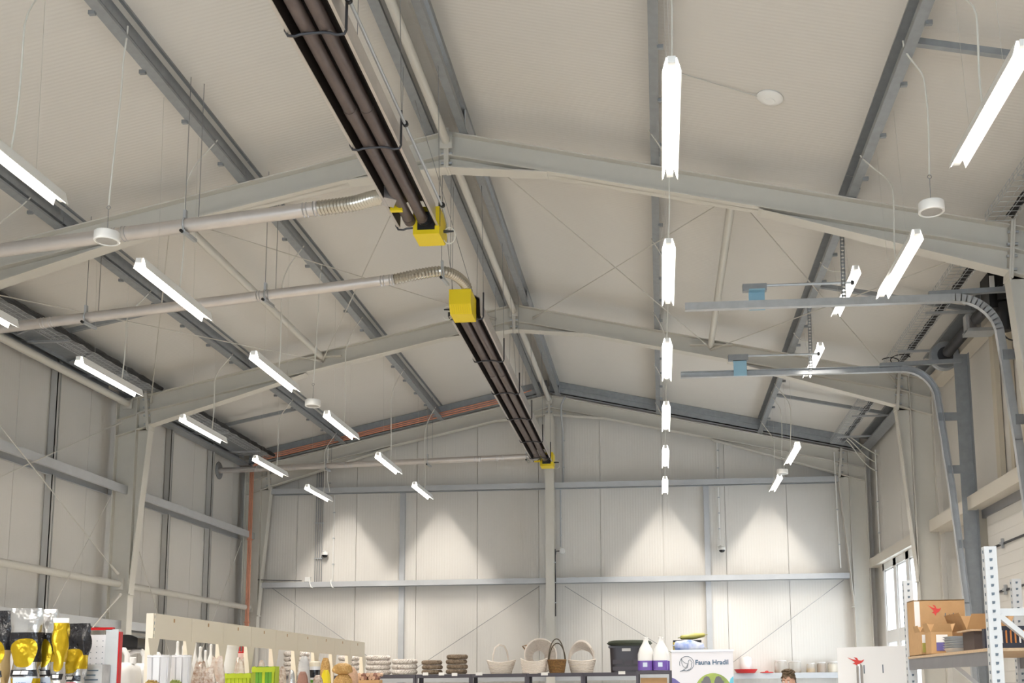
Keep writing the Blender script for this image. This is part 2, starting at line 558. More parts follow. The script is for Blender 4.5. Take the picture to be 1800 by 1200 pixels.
bays = ((5.13, 10.13, 'near heater bay'), (10.13, 15.13, 'crossed rod bay'), (15.13, 20.1, 'gable bay'))
for y0, y1, bn in bays:
    for s in (-1, 1):
        sn = 'copper pipe side' if s < 0 else 'sectional door side'
        for x, pn in ((.19, 'beside the ridge'), (2.08, 'second from the ridge'), (3.96, 'third from the ridge')):
            t = thing('roof_purlin', 'roof purlin %s, %s, %s' % (pn, sn, bn), 'purlin', (s * x, (y0 + y1) / 2, zt(x)), 'roof purlins')
            m = sigma(x, s, y0 + .004, y1 - .004)
            m.build('purlin_section', 'galv', t, smooth=False)
            for ye in (y0 + .12, y1 - .12):         # sleeve ends over the frames
                MB().box(*sorted((s * (x + .022), s * (x + .032))), ye - .12, ye + .12, zt(x) + .01, zt(x) + .17).build('cleat', 'galv_light', t, smooth=False)
            if x > 1:
                for q in range(6):
                    yy = y0 + .5 + q * .8
                    MB().box(*sorted((s * (x + .01), s * (x + .06))), yy, yy + .03, zt(x) - .02, zt(x) + .012).build('hanger_clip', 'galv', t, smooth=False)
        # eaves purlin
        t = thing('eaves_purlin', 'deep galvanised eaves beam on the %s, %s' % (sn, bn), 'purlin', (s * 5.85, (y0 + y1) / 2, 5.9), 'eaves beams')
        mb = MB().sheet([(s * 5.74, y0 + .1, 5.93), (s * 5.74, y0 + .1, 5.90), (s * 5.93, y0 + .1, 5.90), (s * 5.93, y0 + .1, 6.10), (s * 5.74, y0 + .1, 6.14), (s * 5.74, y0 + .1, 6.11)], (0, y1 - y0 - .3, 0), .003)
        mb.build('beam_section', 'galv', t, smooth=False)
        for q in range(3):
            yy = y0 + .9 + q * 1.5
            MB().box(*sorted((s * 5.2, s * 5.95)), yy, yy + .04, 5.956, 5.983).build('bracket_arm', 'galv_light', t, smooth=False)
        ym = (y0 + y1) / 2
        mb = MB().bar((s * 3.98, ym, zs(3.98) - .16), (s * 5.75, ym, zs(5.75) - .13), .05, .05)
        tag(mb.build('sag_bar', 'galv', loc=(s * 4.9, ym, zs(4.9) - .15), smooth=False), 'galvanised bar from third purlin to eaves, %s, %s' % (sn, bn), 'bar', 'anti-sag bars')

# ---- galvanised edge beams along the gable under the roof
for s, nm in ((-1, 'behind the copper pipes'), (1, 'on the sectional door side')):
    P = lambda x, dz: V((s * x, 19.93, zs(x) + dz))
    mb = MB().ext([P(.03, -.005), P(5.75, -.005), P(5.75, -.24), P(.03, -.24)], (0, .012, 0))
    mb.ext([P(.03, -.22), P(5.75, -.22), P(5.75, -.24), P(.03, -.24)], (0, .12, 0))
    mb.ext([P(.03, -.10), P(5.75, -.10), P(5.75, -.125), P(.03, -.125)], (0, -.015, 0))
    tag(mb.build('verge_beam', 'galv', loc=(s * 2.9, 19.95, 6.6), smooth=False), 'long galvanised beam along the sloping gable top, ' + nm, 'beam', 'gable top beams')

# ---- ridge tubes
for y0, y1, bn in bays:
    t = thing('ridge_tube', 'round cream steel tube along the ridge, ' + bn, 'strut', (0, (y0 + y1) / 2, 7.05), 'ridge tubes')
    MB().tube([(0, y0 + .09, 7.05), (0, y1 - .09, 7.05)], .042, 16).build('tube_section', 'tube_paint', t)
    MB().box(-.06, .06, y0 + .085, y0 + .1, 6.97, 7.13).box(-.06, .06, y1 - .1, y1 - .085, 6.97, 7.13).build('end_flange', 'tube_paint', t, smooth=False)

# ---- left wall girts and struts
for y0, y1, bn in ((10.13, 15.13, 'between the crossed wall rods'), (15.13, 20.13, 'in the bay next to the copper pipes'), (5.13, 10.13, 'behind the shop shelves')):
    for zg, nm in ((2.55, 'lower'), (4.50, 'upper')):
        a = y0 + .02; L = y1 - y0 - .04
        mb = MB().sheet([(-5.70, a, zg), (-5.66, a, zg), (-5.66, a, zg + .12), (-5.98, a, zg + .12), (-5.98, a, zg), (-5.94, a, zg)], (0, L, 0), .003)
        tag(mb.build('wall_girt', 'girt', loc=(-5.8, y0 + 2.5, zg), smooth=False), '%s galvanised girt along the panelled side wall, %s' % (nm, bn), 'girt', 'side wall girts')
for y0, y1, zz, bn in ((10.2, 15.05, 3.19, 'joining the crossed wall rods'), (15.2, 20.05, 3.19, 'at the copper pipes'), (10.2, 15.05, 5.84, 'just below the eaves'), (5.2, 10.05, 3.19, 'behind the shop shelves')):
    t = thing('wall_strut', 'round cream steel tube along the side wall, ' + bn, 'strut', (-5.7, (y0 + y1) / 2, zz), 'side wall tubes')
    MB().tube([(-5.70, y0, zz), (-5.70, y1, zz)], .05, 16).build('tube_section', 'tube_paint', t)
    MB().box(-5.77, -5.63, y0 - .012, y0, zz - .08, zz + .08).box(-5.77, -5.63, y1, y1 + .012, zz - .08, zz + .08).build('end_flange', 'tube_paint', t, smooth=False)
for yy, nm in ((13.60, 'between the crossed wall rods'), (17.0, 'next to the middle portal frame'), (18.65, 'near the round wall flange of the duct'), (12.0, 'behind the near shop shelves')):
    for z0, z1, part in ((FZ, 2.55, 'lower length'), (2.67, 4.5, 'middle length'), (4.62, 6.05, 'upper length')):
        mb = MB().sheet([(-5.90, yy - .03, z0), (-5.90, yy - .05, z0), (-5.99, yy - .05, z0), (-5.99, yy + .05, z0), (-5.90, yy + .05, z0), (-5.90, yy + .03, z0)], (0, 0, z1 - z0), .003)
        mb.box(-5.905, -5.90, yy - .05, yy + .015, z0, z1)
        tag(mb.build('wall_post', 'post_steel', loc=(-5.95, yy, z0), smooth=False), '%s of a galvanised side wall post %s' % (part, nm), 'post', 'side wall posts')

# ================================================================== RODS AND STRUTS
def rod(p0, p1, label, r=.007, name='brace_rod', fork=True, group='bracing rods', matn='rod'):
    p0, p1 = V(p0), V(p1)
    d = (p1 - p0).normalized()
    t = thing(name, label, 'rod', (p0 + p1) / 2, group)
    MB().tube([p0, p1], r, 8).build('rod_bar', matn, t)
    if fork:
        for p, q in ((p0, d), (p1, -d)):
            MB().tube([p, p + q * .10, p + q * .22, p + q * .26], .01, 8, rs=[.022, .018, .014, r]).build('fork_end', matn, t)
    return t


zr = lambda x: zt(x) - .11
ya, yb = 10.14, 15.12
for s, sn in ((-1, 'duct side'), (1, 'door side')):
    for xa, xb in ((.28, 2.82), (2.82, .28), (2.82, 5.38), (5.38, 2.82)):
        nm = 'upper' if min(xa, xb) < 1 else 'lower'
        dr = 'rising towards the gable' if xb < xa else 'falling towards the gable'
        dz_ = -.022 if xb < xa else 0            # the crossing rods pass one below the other
        rod((s * xa, ya, zr(xa) + dz_), (s * xb, yb, zr(xb) + dz_), 'thin %s roof bracing rod on the %s, %s' % (nm, sn, dr))
    t = thing('roof_strut', 'round cream roof tube between two portal frames on the ' + sn, 'strut', (s * 2.82, 12.6, 6.45), 'roof tubes between frames')
    MB().tube([(s * 2.82, 10.15, 6.46), (s * 2.82, 15.1, 6.46)], .045, 16).build('tube_section', 'tube_paint', t)
    mb = MB()
    for yy in (10.19, 15.07):
        mb.ext([(s * 2.52, yy, 6.455), (s * 3.12, yy, 6.43), (s * 3.12, yy, 6.442), (s * 2.52, yy, 6.467)], (0, .07 if yy < 12 else -.07, 0))
    mb.build('gusset', 'frame_paint', t, smooth=False)

X = -5.62
def wrod(a, b, label):
    p0 = px(a[0], a[1], 'X', X); p1 = px(b[0], b[1], 'X', X)
    return p0, p1
p0, p1 = wrod((213, 742), (0, 838), '')
p1 = p0 + (p1 - p0) * 1.75
rod(p0, p1, 'wall rod climbing to the knee of the middle portal frame')
X = -5.598
p0, p1 = wrod((207, 1008), (0, 748), '')
p1 = p0 + (p1 - p0) * 1.65
rod(p0, p1, 'wall rod ending on the cream wall tube at the middle portal frame')
X = -5.642
p0, p1 = wrod((197, 868), (94, 1066), '')
rod(p0, p1, 'thin sag rod below the upper side wall girt', r=.005, fork=False)
X = -5.62
p0, p1 = wrod((212, 1044), (160, 1106), '')
p1 = p0 + (p1 - p0) * 3.5
rod(p0, p1, 'wall rod dropping from the cream wall tube behind the pegboard', r=.009)
p0, p1 = wrod((245, 969), (276, 1075), '')
rod(p0, p0 + (p1 - p0) * 1.9, 'thin sag rod beside the middle portal column', r=.005, fork=False)
p0, p1 = wrod((425, 950), (375, 1087), '')
rod(p0, p0 + (p1 - p0) * 1.6, 'thin sag rod beside the copper pipes', r=.005, fork=False)
for a, b, k, lb in (((478, 1033), (600, 1120), 1.4, 'on the copper pipe edge of the gable'), ((948, 1030), (760, 1155), 1.15, 'behind the brown wreath stacks'),
                    ((993, 1030), (1150, 1128), 1.4, 'behind the black storage bin'), ((1483, 1019), (1285, 1166), 1.11, 'above the red poultry drinker')):
    p0 = px(a[0], a[1], 'Y', 20.30); p1 = px(b[0], b[1], 'Y', 20.30)
    rod(p0, p0 + (p1 - p0) * k, 'thin sag rod on the gable wall, ' + lb, r=.006, fork=False, group='gable sag rods', matn='wire')

# ================================================================== LINEAR LIGHTS
def make_light():
    L = .66
    t = thing('linear_light', 'x', 'light', (0, 0, 0))
    mb = MB()                                    # housing: trapezoid hood, open at the ends
    mb.sheet([(-.052, -L, -.055), (-.030, -L, .028), (.030, -L, .028), (.052, -L, -.055)], (0, 2 * L, 0), .004)
    mb.build('housing', 'lamp_white', t, local=True, smooth=False)
    mb = MB()                                    # glowing inside of the hood
    mb.sheet([(-.046, -L + .02, -.053), (-.026, -L + .02, .021), (.026, -L + .02, .021), (.046, -L + .02, -.053)], (0, 2 * L - .04, 0), .002)
    mb.build('diffuser', 'lamp_glow', t, local=True, smooth=False)
    for e in (-1, 1):
        mb = MB().box(-.022, .022, *sorted((e * (L - .035), e * (L + .03))), -.02, .02)
        mb.build('end_cap', 'lamp_white', t, local=True, smooth=False)
    ld = bpy.data.lights.new('light_source', 'AREA')
    ld.shape = 'RECTANGLE'; ld.size = .022; ld.size_y = 1.24
    ld.energy = LAMP_W
    ld.color = (1.0, .935, .845)
    lo = bpy.data.objects.new('light_source', ld)
    COL.objects.link(lo)
    lo.parent = t
    lo.location = (0, 0, .012)
    return t


L0 = make_light()
used = [False]
rows = {
    -3.96: ('row beside the crossed wall rods', 'outer row of lights on the copper pipe side'),
    -2.10: ('row crossed by the exhaust ducts', 'inner row of lights on the duct side'),
    2.15: ('row between ridge and sectional door', 'inner row of lights on the door side'),
    4.05: ('row next to the sectional door', 'outer row of lights on the door side'),
}
YS = [1.33, 3.82, 6.30, 8.79, 11.27, 13.75, 16.25, 18.66]


def in_view(p):
    d = p - CAM
    k = d.dot(FWD)
    return k > .1 and 0 <= CX + FPX * d.dot(RGT) / k <= 1800 and 0 <= CY - FPX * d.dot(UPV) / k <= 1200


lights = []
for xr, (lb, gr) in rows.items():
    for yc in YS:
        z = 5.05 + .06
        lab, grp = lb, gr
        if xr == 4.05 and yc in (11.27, 13.75):
            z = 5.80
            lab, grp = 'row next to the sectional door, hung higher', 'lights above the door tracks'
        if not used[0]:
            used[0] = True
            o = L0; o.location = (xr, yc, z)
        else:
            o = copy_tree(L0, (xr, yc, z))
        k = 7 - YS.index(yc)
        o['label'] = '%s light from the gable wall in the %s' % (('first', 'second', 'third', 'fourth', 'fifth', 'sixth', 'seventh', 'eighth')[k], lab); o['group'] = grp
        lights.append((o, xr, yc, z))
for o, xr, yc, z in lights:      # the rows go on overhead, out of the picture
    off = '' if any(in_view(V((xr, yc + e, z))) for e in (-.66, 0, .66)) else '_offscreen'
    o.name = 'linear_light' + off
    for ch in o.children:
        if ch.type == 'LIGHT':
            ch.name = 'light_source' + off
for o, xr, yc, z in lights:      # suspension: two wires, one power cord, parts of the light
    s = -1 if xr < 0 else 1
    xp = s * (2.08 if abs(xr) < 3 else 3.96)
    top = zt(xp)
    for e in (-.35, .35):
        MB().tube([(0, e, .028), (xp + s * .04 - xr, e, top - z)],   .0012, 5).build('suspension_wire', 'thin_wire', o, local=True)
    yo = .25 + .1 * math.sin(yc * 5 + xr)
    p_top = V((xp - s * .07 - xr, yo + .35, top + .06 - z))
    p_end = V((0, yo - .1, .03))
    path = bez(p_top, p_top + V((s * .12, -.1, -.25)), V((.05 * s, yo, (top - z) * .75)), V((.03 * s, yo, (top - z) * .55)), 8)
    path += bez(path[-1], path[-1] + V((0, 0, -.3)), p_end + V((0, .06, .35)), p_end, 8)[1:]
    MB().tube(path, .0068, 6).build('power_cord', 'cord', o, local=True)

# ================================================================== PENDANT SPEAKERS
def speaker(x, y, z, lb, xp):
    t = thing('pendant_speaker', lb, 'speaker', (x, y, z), 'round pendant speakers')
    c = V((x, y, z))
    MB().lathe([(.085, .04), (.092, .034), (.0925, -.03), (.088, -.036), (.078, -.036), (.076, -.030), (.0, -.030)], 32, c, cap=True).build('speaker_body', 'white_plastic', t)
    MB().lathe([(.074, -.031), (.068, -.0335), (.012, -.0345), (.0, -.0345)], 24, c, cap=False).build('grille', 'speaker_grille', t)
    top = zt(xp)
    MB().tube([c + V((0, 0, .04)), c + V((0, 0, .22))], .003, 6).build('hanger_wire', 'wire', t)
    ring = [c + V((.014 * math.cos(a), 0, .235 + .014 * math.sin(a))) for a in [i * PI / 5 for i in range(10)]]
    MB().tube(ring, .003, 6, closed=True).build('ring', 'wire', t)
    p = c + V((0, 0, .25))
    e = V((xp + (.05 if x < 0 else -.05), y + .1, top + .12))
    path = bez(p, p + V((.02, .0, .5)), V((x + .03, y + .05, top - .5)), V((x + .02, y + .06, top - .25)), 10) + bez(V((x + .02, y + .06, top - .25)), V((x + .02, y + .06, top - .12)), e - V((.0, 0, .15)), e, 8)[1:]
    MB().tube(path, .0068, 6).build('power_cord', 'cord', t)


speaker(-2.05, 7.51, 5.05, 'white round pendant speaker hanging in front of the nearest exhaust duct', -2.08)
speaker(-2.06, 12.41, 5.05, 'white round pendant speaker between lights of the duct side row', -2.08)
speaker(4.02, 7.55, 5.05, 'white round pendant speaker in front of the near portal frame haunch', 3.96)
speaker(4.03, 17.40, 5.05, 'white round pendant speaker between the last two lights by the gable on the door side', 3.96)

# flat round access point on the roof
q = V((3.07, 8.95, zs(3.07)))
n = V((-K, 0, -1)).normalized()
t = thing('access_point', 'flat white round wireless access point fixed under the roof', 'access point', q)
MB().lathe([(.115, 0), (.118, .012), (.10, .03), (.055, .042), (.0, .044)], 32, q, n).build('cover', 'white_plastic', t)
MB().lathe([(.052, .0), (.05, .0035), (.0, .004)], 24, q + n * .042, n).build('centre_cap', 'lamp_white', t)
MB().tube([q + V((-.1, 0, .004)), V((2.12, 8.75, zs(2.12) - .006))], .004, 6).build('cable', 'thin_wire', t)

# ================================================================== RADIANT TUBE HEATERS
def heater(name_lb, y0, y1, ends, brk, HZ, hx0, hx1):
    """U-tube radiant heater from y0 to y1; ends = list of (y, dir) burner boxes"""
    hx = lambda y: hx0 + (hx1 - hx0) * (y - y0) / (y1 - y0)
    t = thing('tube_heater', name_lb, 'heater', (hx0, (y0 + y1) / 2, HZ))
    P = lambda dx, dz, y: V((hx(y) + dx, y, HZ + dz))
    prof = [(-.182, -.036), (-.160, -.034), (-.152, .16), (-.09, .20), (.09, .20), (.152, .16), (.160, -.034), (.182, -.036)]
    vec = P(0, 0, y1) - P(0, 0, y0)
    MB().sheet([P(a, b, y0) for a, b in prof], vec, .003).build('reflector', 'alu_soft', t, smooth=False)
    MB().sheet([P(a * .965, b - .006, y0 + .01) for a, b in prof[1:-1]], vec * .998, -.001).build('reflector_lining', 'heater_dark', t, smooth=False)
    for dx, nm in ((-.068, 0), (.052, 1)):
        mb = MB()
        yy = y0 + .02
        while yy < y1 - .02:
            ye = min(yy + 2.4, y1 - .02)
            mb.tube([P(dx, .012, yy), P(dx, .012, ye)], .046, 16)
            mb.tube([P(dx, .012, ye - .06), P(dx, .012, min(ye + .06, y1))], .050, 16)
            yy = ye
        mb.build('burner_tube', 'heater_tube', t)
    for yb in brk:
        mb = MB()
        HT_ = .24
        path = [P(-.19, -.02, yb), P(-.175, -.05, yb), P(-.13, -.055, yb), P(-.10, -.045, yb), P(-.03, -.040, yb), P(.05, -.040, yb), P(.09, -.046, yb), P(.13, -.06, yb), P(.175, -.055, yb), P(.185, -.03, yb), P(.185, HT_, yb)]
        mb.tube(path, .009, 8)
        mb.tube([P(-.19, -.02, yb), P(-.19, .03, yb)], .012, 8)
        br = mb.build('hanger_bracket', 'dark_steel', t)
        mb = MB()
        z_r = 7.2
        for dx, tx in ((-.16, -.15), (.185, .16)):
            a = P(dx, .2, yb); b = V((tx, yb, z_r))
            mb.tube([a, b], .0032, 5)
        mb.build('chain', 'wire', br)
    for (yb, d) in ends:
        bx = .075 if d > 0 else .0
        w2, l2, h2 = .115, .17, .13
        c = P(bx, .01, yb + d * .17)
        mb = MB().ext([c + V((-w2, -l2, h2)), c + V((w2, -l2, h2)), c + V((w2, -l2, -h2 * .8)), c + V((-w2, -l2, -h2 * .8))], (0, .001, 0))
        mb = MB()
        mb.ext([(c.x - w2, c.y - d * l2, c.z - h2 * .9), (c.x - w2, c.y + d * l2 * .55, c.z - h2 * .9), (c.x - w2, c.y + d * l2, c.z - h2 * .25), (c.x - w2, c.y + d * l2, c.z + h2), (c.x - w2, c.y - d * l2, c.z + h2)], (2 * w2, 0, 0))
        bo = mb.build('burner_box', 'yellow', t, smooth=False)
        f = c.y - d * (l2 + .006)
        mb = MB().box(c.x - .075, c.x + .075, *sorted((f - .006, f + .006)), c.z - .08, c.z + .08)
        mb.lathe([(.06, 0), (.06, .05)], 20, (c.x, f, c.z), (0, -d, 0))
        mb.build('flange_plate', 'black', bo)
        mb = MB()                                  # louvre slots on the chamfered end
        for i in range(9):
            xx = c.x - w2 * .8 + i * w2 * .2
            q0 = V((xx, c.y + d * (l2 * .60 + .002), c.z - h2 * .86)); q1 = V((xx, c.y + d * (l2 * .97 + .002), c.z - h2 * .31))
            mb.bar(q0, q1, .006, .008, (1, 0, 0))
        mb.build('louvre', 'yellow', bo, smooth=False)
        sd = 1 if d > 0 else -1
        mb = MB().tube([c + V((sd * w2, .02, -.02)), c + V((sd * (w2 + .09), .02, -.02))], .010, 8, rs=[.014, .008])
        cab = [c + V((sd * (w2 + .05) + .055 * math.cos(a), .02, -.06 + .075 * math.sin(a))) for a in [-2.6 + i * 5.4 / 14 for i in range(15)]]
        mb.build('gland', 'black', bo)
        MB().tube(cab, .005, 6).build('power_cord', 'cord', bo)
    return t


h1 = heater('black tube heater whose yellow burner hangs in front of the near portal frame', 4.6, 8.84, [(8.84, 1)], [6.0, 7.43, 8.86], 5.67, .02, .0)
h2 = heater('long black tube heater with a yellow box at both ends, running up to the gable', 11.17, 18.98, [(11.17, -1), (18.98, 1)], [11.22, 12.8, 14.3, 15.75, 17.3, 18.6], 5.67, .0, -.02)
# grey exhaust boxes where the ducts join
for y, lbl, hh in ((8.35, 'joint', h1), (18.75, 'joint', h2)):
    mb = MB().obox((-.13, y, 5.68), (.045, .03, 0), (-.03, .07, 0), (0, 0, .05))
    mb.build('exhaust_box', 'alu', hh, smooth=False)
    MB().obox((-.10, y + .14, 5.66), (.05, .0, 0), (0, .02, 0), (0, 0, .045)).build('exhaust_collar', 'yellow', hh, smooth=False)

# gas pipe along the near heater, with clamps
t = thing('gas_pipe', 'thin galvanised gas pipe running beside the near black tube heater', 'pipe', (.21, 7, 5.83))
MB().tube([(.235, 4.8, 5.80), (.215, 8.9, 5.80), (.215, 9.05, 5.74), (.20, 9.12, 5.68)], .012, 10).build('pipe_run', 'galv_light', t)
for yy in (5.95, 7.42, 8.80):
    MB().lathe([(.022, -.012), (.022, .012)], 12, (.225, yy, 5.80), (0, 1, 0)).build('clamp', 'black', t)

# chains from the ridge to the heaters are parts of the brackets; long loose wires near the apex
for i, (x0, y0_, x1, y1_) in enumerate(((-.17, 9.4, .11, 11.1), (-.17, 10.45, -.10, 11.0), (.17, 13.2, .12, 14.4))):
    tag(MB().tube([(x0, y0_, 7.13), (x1, y1_, 5.86 if i == 2 else 5.80)], .0035, 5).build('hanger_chain', 'wire', loc=(x0, y0_, 6.5)), ['long thin chain beside the near yellow burner', 'long thin chain above the flexible duct bend', 'long thin chain over the middle of the far heater'][i], 'chain', 'heater chains')

# ================================================================== EXHAUST DUCTS
def duct(label, pts, r, flex, joints, hangers):
    """pts straight metal run, flex = path of the flexible end"""
    p0, p1 = V(pts[0]), V(pts[1])
    t = thing('exhaust_duct', label, 'duct', (p0 + p1) / 2, 'exhaust ducts of the heaters')
    MB().tube([p0, p1], r, 20).build('duct_pipe', 'alu_soft', t)
    for k in joints:
        c = p0.lerp(p1, k)
        d = (p1 - p0).normalized()
        mb = MB()
        for o in (-.06, -.03, .03, .06):
            mb.lathe([(r + .001, -.006), (r + .006, 0), (r + .001, .006)], 20, c + d * o, d, cap=False)
        mb.build('joint_bead', 'alu', t)
    if flex:
        path = [V(q) for q in flex]
        fine = []
        for i in range(len(path) - 1):
            a = path[max(i - 1, 0)]; b = path[i]; c = path[i + 1]; e = path[min(i + 2, len(path) - 1)]
            for k in range(12):
                u = k / 12
                fine.append(0.5 * ((2 * b) + (c - a) * u + (2 * a - 5 * b + 4 * c - e) * u * u + (3 * b - a - 3 * c + e) * u ** 3))
        fine.append(path[-1])
        # corrugated wall
        full = []
        tot = sum((fine[i + 1] - fine[i]).length for i in range(len(fine) - 1))
        nr = int(tot / .016)
        acc = 0; seg = 0
        for i in range(nr + 1):
            want = tot * i / nr
            while seg < len(fine) - 2 and acc + (fine[seg + 1] - fine[seg]).length < want:
                acc += (fine[seg + 1] - fine[seg]).length; seg += 1
            full.append(fine[seg].lerp(fine[seg + 1], min(1, (want - acc) / max(1e-6, (fine[seg + 1] - fine[seg]).length))))
        MB().tube(full, r, 16, rs=[r * 1.10 if i % 2 else r * .92 for i in range(len(full))]).build('flexible_duct', 'flex', t, angle=20)
    for hx_ in hangers:
        k = (hx_ - p0.x) / (p1.x - p0.x)
        htop, dx = zs(hx_) + .002, 0
        c = p0.lerp(p1, k)
        mb = MB()
        mb.tube([c + V((-.012, .0, r)), V((c.x - .012 + dx, c.y, htop))], .0035, 5)
        mb.tube([c + V((.055, .12, r - .02)), V((c.x + .055 + dx, c.y + .12, htop))], .0035, 5)
        hw_ = mb.build('hanger_rod', 'wire', t)
        mb = MB()
        ring = [c + V((0, (r + .008) * math.cos(a), (r + .008) * math.sin(a))) for a in [i * PI / 8 for i in range(16)]]
        mb.tube(ring, .008, 6, closed=True)
        mb.obox(c + V((.02, .03, -r - .02)), (.015, 0, 0), (.01, .10, 0), (0, 0, .015))
        mb.obox(c + V((0, -.02, r + .03)), (.012, 0, 0), (0, .02, 0), (0, 0, .04))
        hc = mb.build('pipe_clamp', 'galv_light', t)
        MB().lathe([(.014, -.02), (.014, .02)], 10, c + V((.0, -.075, -r - .02)), (0, 1, 0)).build('rail_cap', 'black', hc)
    return t


zl = lambda x, y, X_: px(x, y, 'Y', X_)
Y1, Y2, Y3 = 8.62, 10.42, 19.12
a = px(0, 440, 'Y', Y1); b = px(560, 366, 'Y', Y1)
a0 = a + (a - b) * .55
duct('straight metal exhaust duct joined to the near heater by a ribbed flexible hose', (a0, b), .060, [b, px(620, 358, 'Y', 8.55), px(655, 349, 'Y', 8.45), (-.16, 8.36, 5.69)], (.60, .985), [-1.96, -3.9])
a = px(0, 577, 'Y', Y2); b = px(693, 491, 'Y', Y2)
a0 = a + (a - b) * .17
duct('metal exhaust duct bending through a ribbed hose into the far heater', (a0, b), .052, [b, px(735, 482, 'Y', 10.42), px(775, 477, 'Y', 10.5), px(800, 484, 'Y', 10.65), px(818, 500, 'Y', 10.85), px(822, 515, 'Y', 10.95)], (.25, .72, .985), [-3.80, -1.92, -.10])
a = V((-6.0, Y3, 5.645)); b = px(935, 802, 'Y', Y3)
t3 = duct('metal exhaust duct crossing in front of the gable from a round wall flange', (a, b), .052, None, (.13, .24, .42, .83, .9), [-3.99, -2.12, -.32])
MB().lathe([(.16, 0), (.16, .012), (.06, .014)], 32, (-5.995, Y3, 5.645), (1, 0, 0), cap=False).build('wall_flange', 'galv', t3)

# ================================================================== COPPER PIPES, CONDUITS, CAMERAS
t = thing('copper_pipe', 'pair of copper pipes rising in the wall corner and following the gable roof slope', 'pipe', (-5.6, 19.95, FZ))
for i in range(3):
    dx = .028 * i
    yy = 19.84
    zc = lambda x: zs(x) - .17 - .035 * i
    path = [V((-5.68 + dx, yy, FZ + .05)), V((-5.68 + dx, yy, 5.6)), V((-5.68 + dx, yy, zs(5.68) - .42)), V((-5.62 + dx, yy, zs(5.62) - .30)), V((-5.45, yy, zc(5.45))), V((-3.0, yy, zc(3.0))), V((-.75 + dx, yy, zc(.75)))]
    if i == 0:
        path += [V((-.45, yy, zc(.45))), V((-.32, yy + .02, zc(.32) + .02))]
    MB().tube(path, .0125, 10).build('pipe', 'copper', t)
mb = MB()
for zz in (1.2, 2.9, 4.45):
    mb.box(-5.70, -5.60, 19.82, 19.87, zz, zz + .02)
mb.build('pipe_clip', 'copper', t, smooth=False)


def conduit(name_lb, pts, r=.011, n=1, dx=.03, matn='white_plastic', group='wall conduits'):
    t = thing('conduit', name_lb, 'conduit', V(pts[0]), group)
    for k in range(n):
        MB().tube([V(p) + V((dx * k, 0, 0)) for p in pts], r, 8).build('conduit_pipe', matn, t)
    d = [V(p) for p in pts]
    mb = MB()
    L = (d[-1] - d[0]).length
    for q in (.2, .5, .8):
        c = d[0].lerp(d[-1], q)
        mb.box(c.x - .02, c.x + dx * (n - 1) + .02, c.y - .014, c.y + .018, c.z - .01, c.z + .01)
    mb.build('conduit_clip', 'galv_light', t, smooth=False)
    return t


gp = lambda x, y, Y=20.34: px(x, y, 'Y', Y)
c0 = gp(553, 1018); conduit('bundle of four grey vertical conduits on the gable wall beside a dome camera', [V((c0.x, 20.345, 3.68)), V((c0.x, 20.345, zs(c0.x) - .45))], .010, 4, .042, 'wire')
c0 = gp(990, 850); conduit('grey conduit beside the gable column running up to the roof', [V((c0.x, 20.33, 5.46)), V((c0.x, 20.31, 6.5)), V((c0.x, 20.03, 6.74)), V((c0.x, 20.02, 6.95)), V((c0.x + .08, 20.02, 7.11))], .018, 1, 0, 'girt')
c0 = gp(986, 965); conduit('thin grey conduit dropping to a small round box beside the gable column', [V((c0.x, 20.33, 4.27)), V((c0.x, 20.33, 5.36))], .013, 1, 0, 'girt')
c1 = gp(978, 1092)
t = conduit('black cable running down the edge of the gable column', [V((.098, 20.06, 2.95)), V((.098, 20.06, 4.2))], .010, 1, 0, 'dark_steel')
c0 = gp(988, 968)
t = thing('junction_box', 'small round white junction box beside the gable column', 'box', (c0.x, 20.35, c0.z))
MB().lathe([(.055, 0), (.055, .04), (.045, .048), (.0, .05)], 20, (c0.x, 20.375, c0.z), (0, -1, 0)).build('box_body', 'white_plastic', t)
MB().tube([(c0.x - .05, 20.34, c0.z), (c0.x - .10, 20.2, c0.z - .02), (.10, 20.07, c0.z - .1)], .01, 8).build('cable', 'dark_steel', t)
c0 = gp(1262, 850); conduit('pale conduit under the gable rafter on the door side', [V((c0.x, 20.33, 5.49)), V((c0.x, 20.33, 6.45)), V((c0.x + .03, 20.3, 6.62))], .016, 1, 0, 'white_plastic')
c0 = gp(1265, 950); conduit('pale conduit above the dome camera on the door side', [V((c0.x, 20.33, 4.36)), V((c0.x, 20.33, 5.35))], .014, 1, 0, 'white_plastic')
c0 = gp(1472, 990); conduit('pale conduit hanging at the corner column on the door side', [V((c0.x, 20.0, 3.75)), V((c0.x - .03, 20.0, 5.9))], .012, 1, 0, 'white_plastic')
c0 = px(1548, 970, 'X', 5.98); conduit('pale conduit on the side wall above the tall windows', [V((5.97, c0.y, 3.95)), V((5.97, c0.y, 5.85))], .012, 1, 0, 'white_plastic')
c0 = gp(585, 1000); conduit('thin pale conduit beside the wall camera on the copper pipe side', [V((c0.x, 20.35, 3.69)), V((c0.x, 20.35, 5.36))], .009, 1, 0, 'white_plastic')
c0 = gp(587, 830); conduit('thin pale conduit curling over the topmost gable girt', [V((c0.x, 20.112, 5.38)), V((c0.x - .03, 20.03, 5.6)), V((c0.x - .03, 20.03, zs(c0.x) - .23))], .009, 1, 0, 'white_plastic')


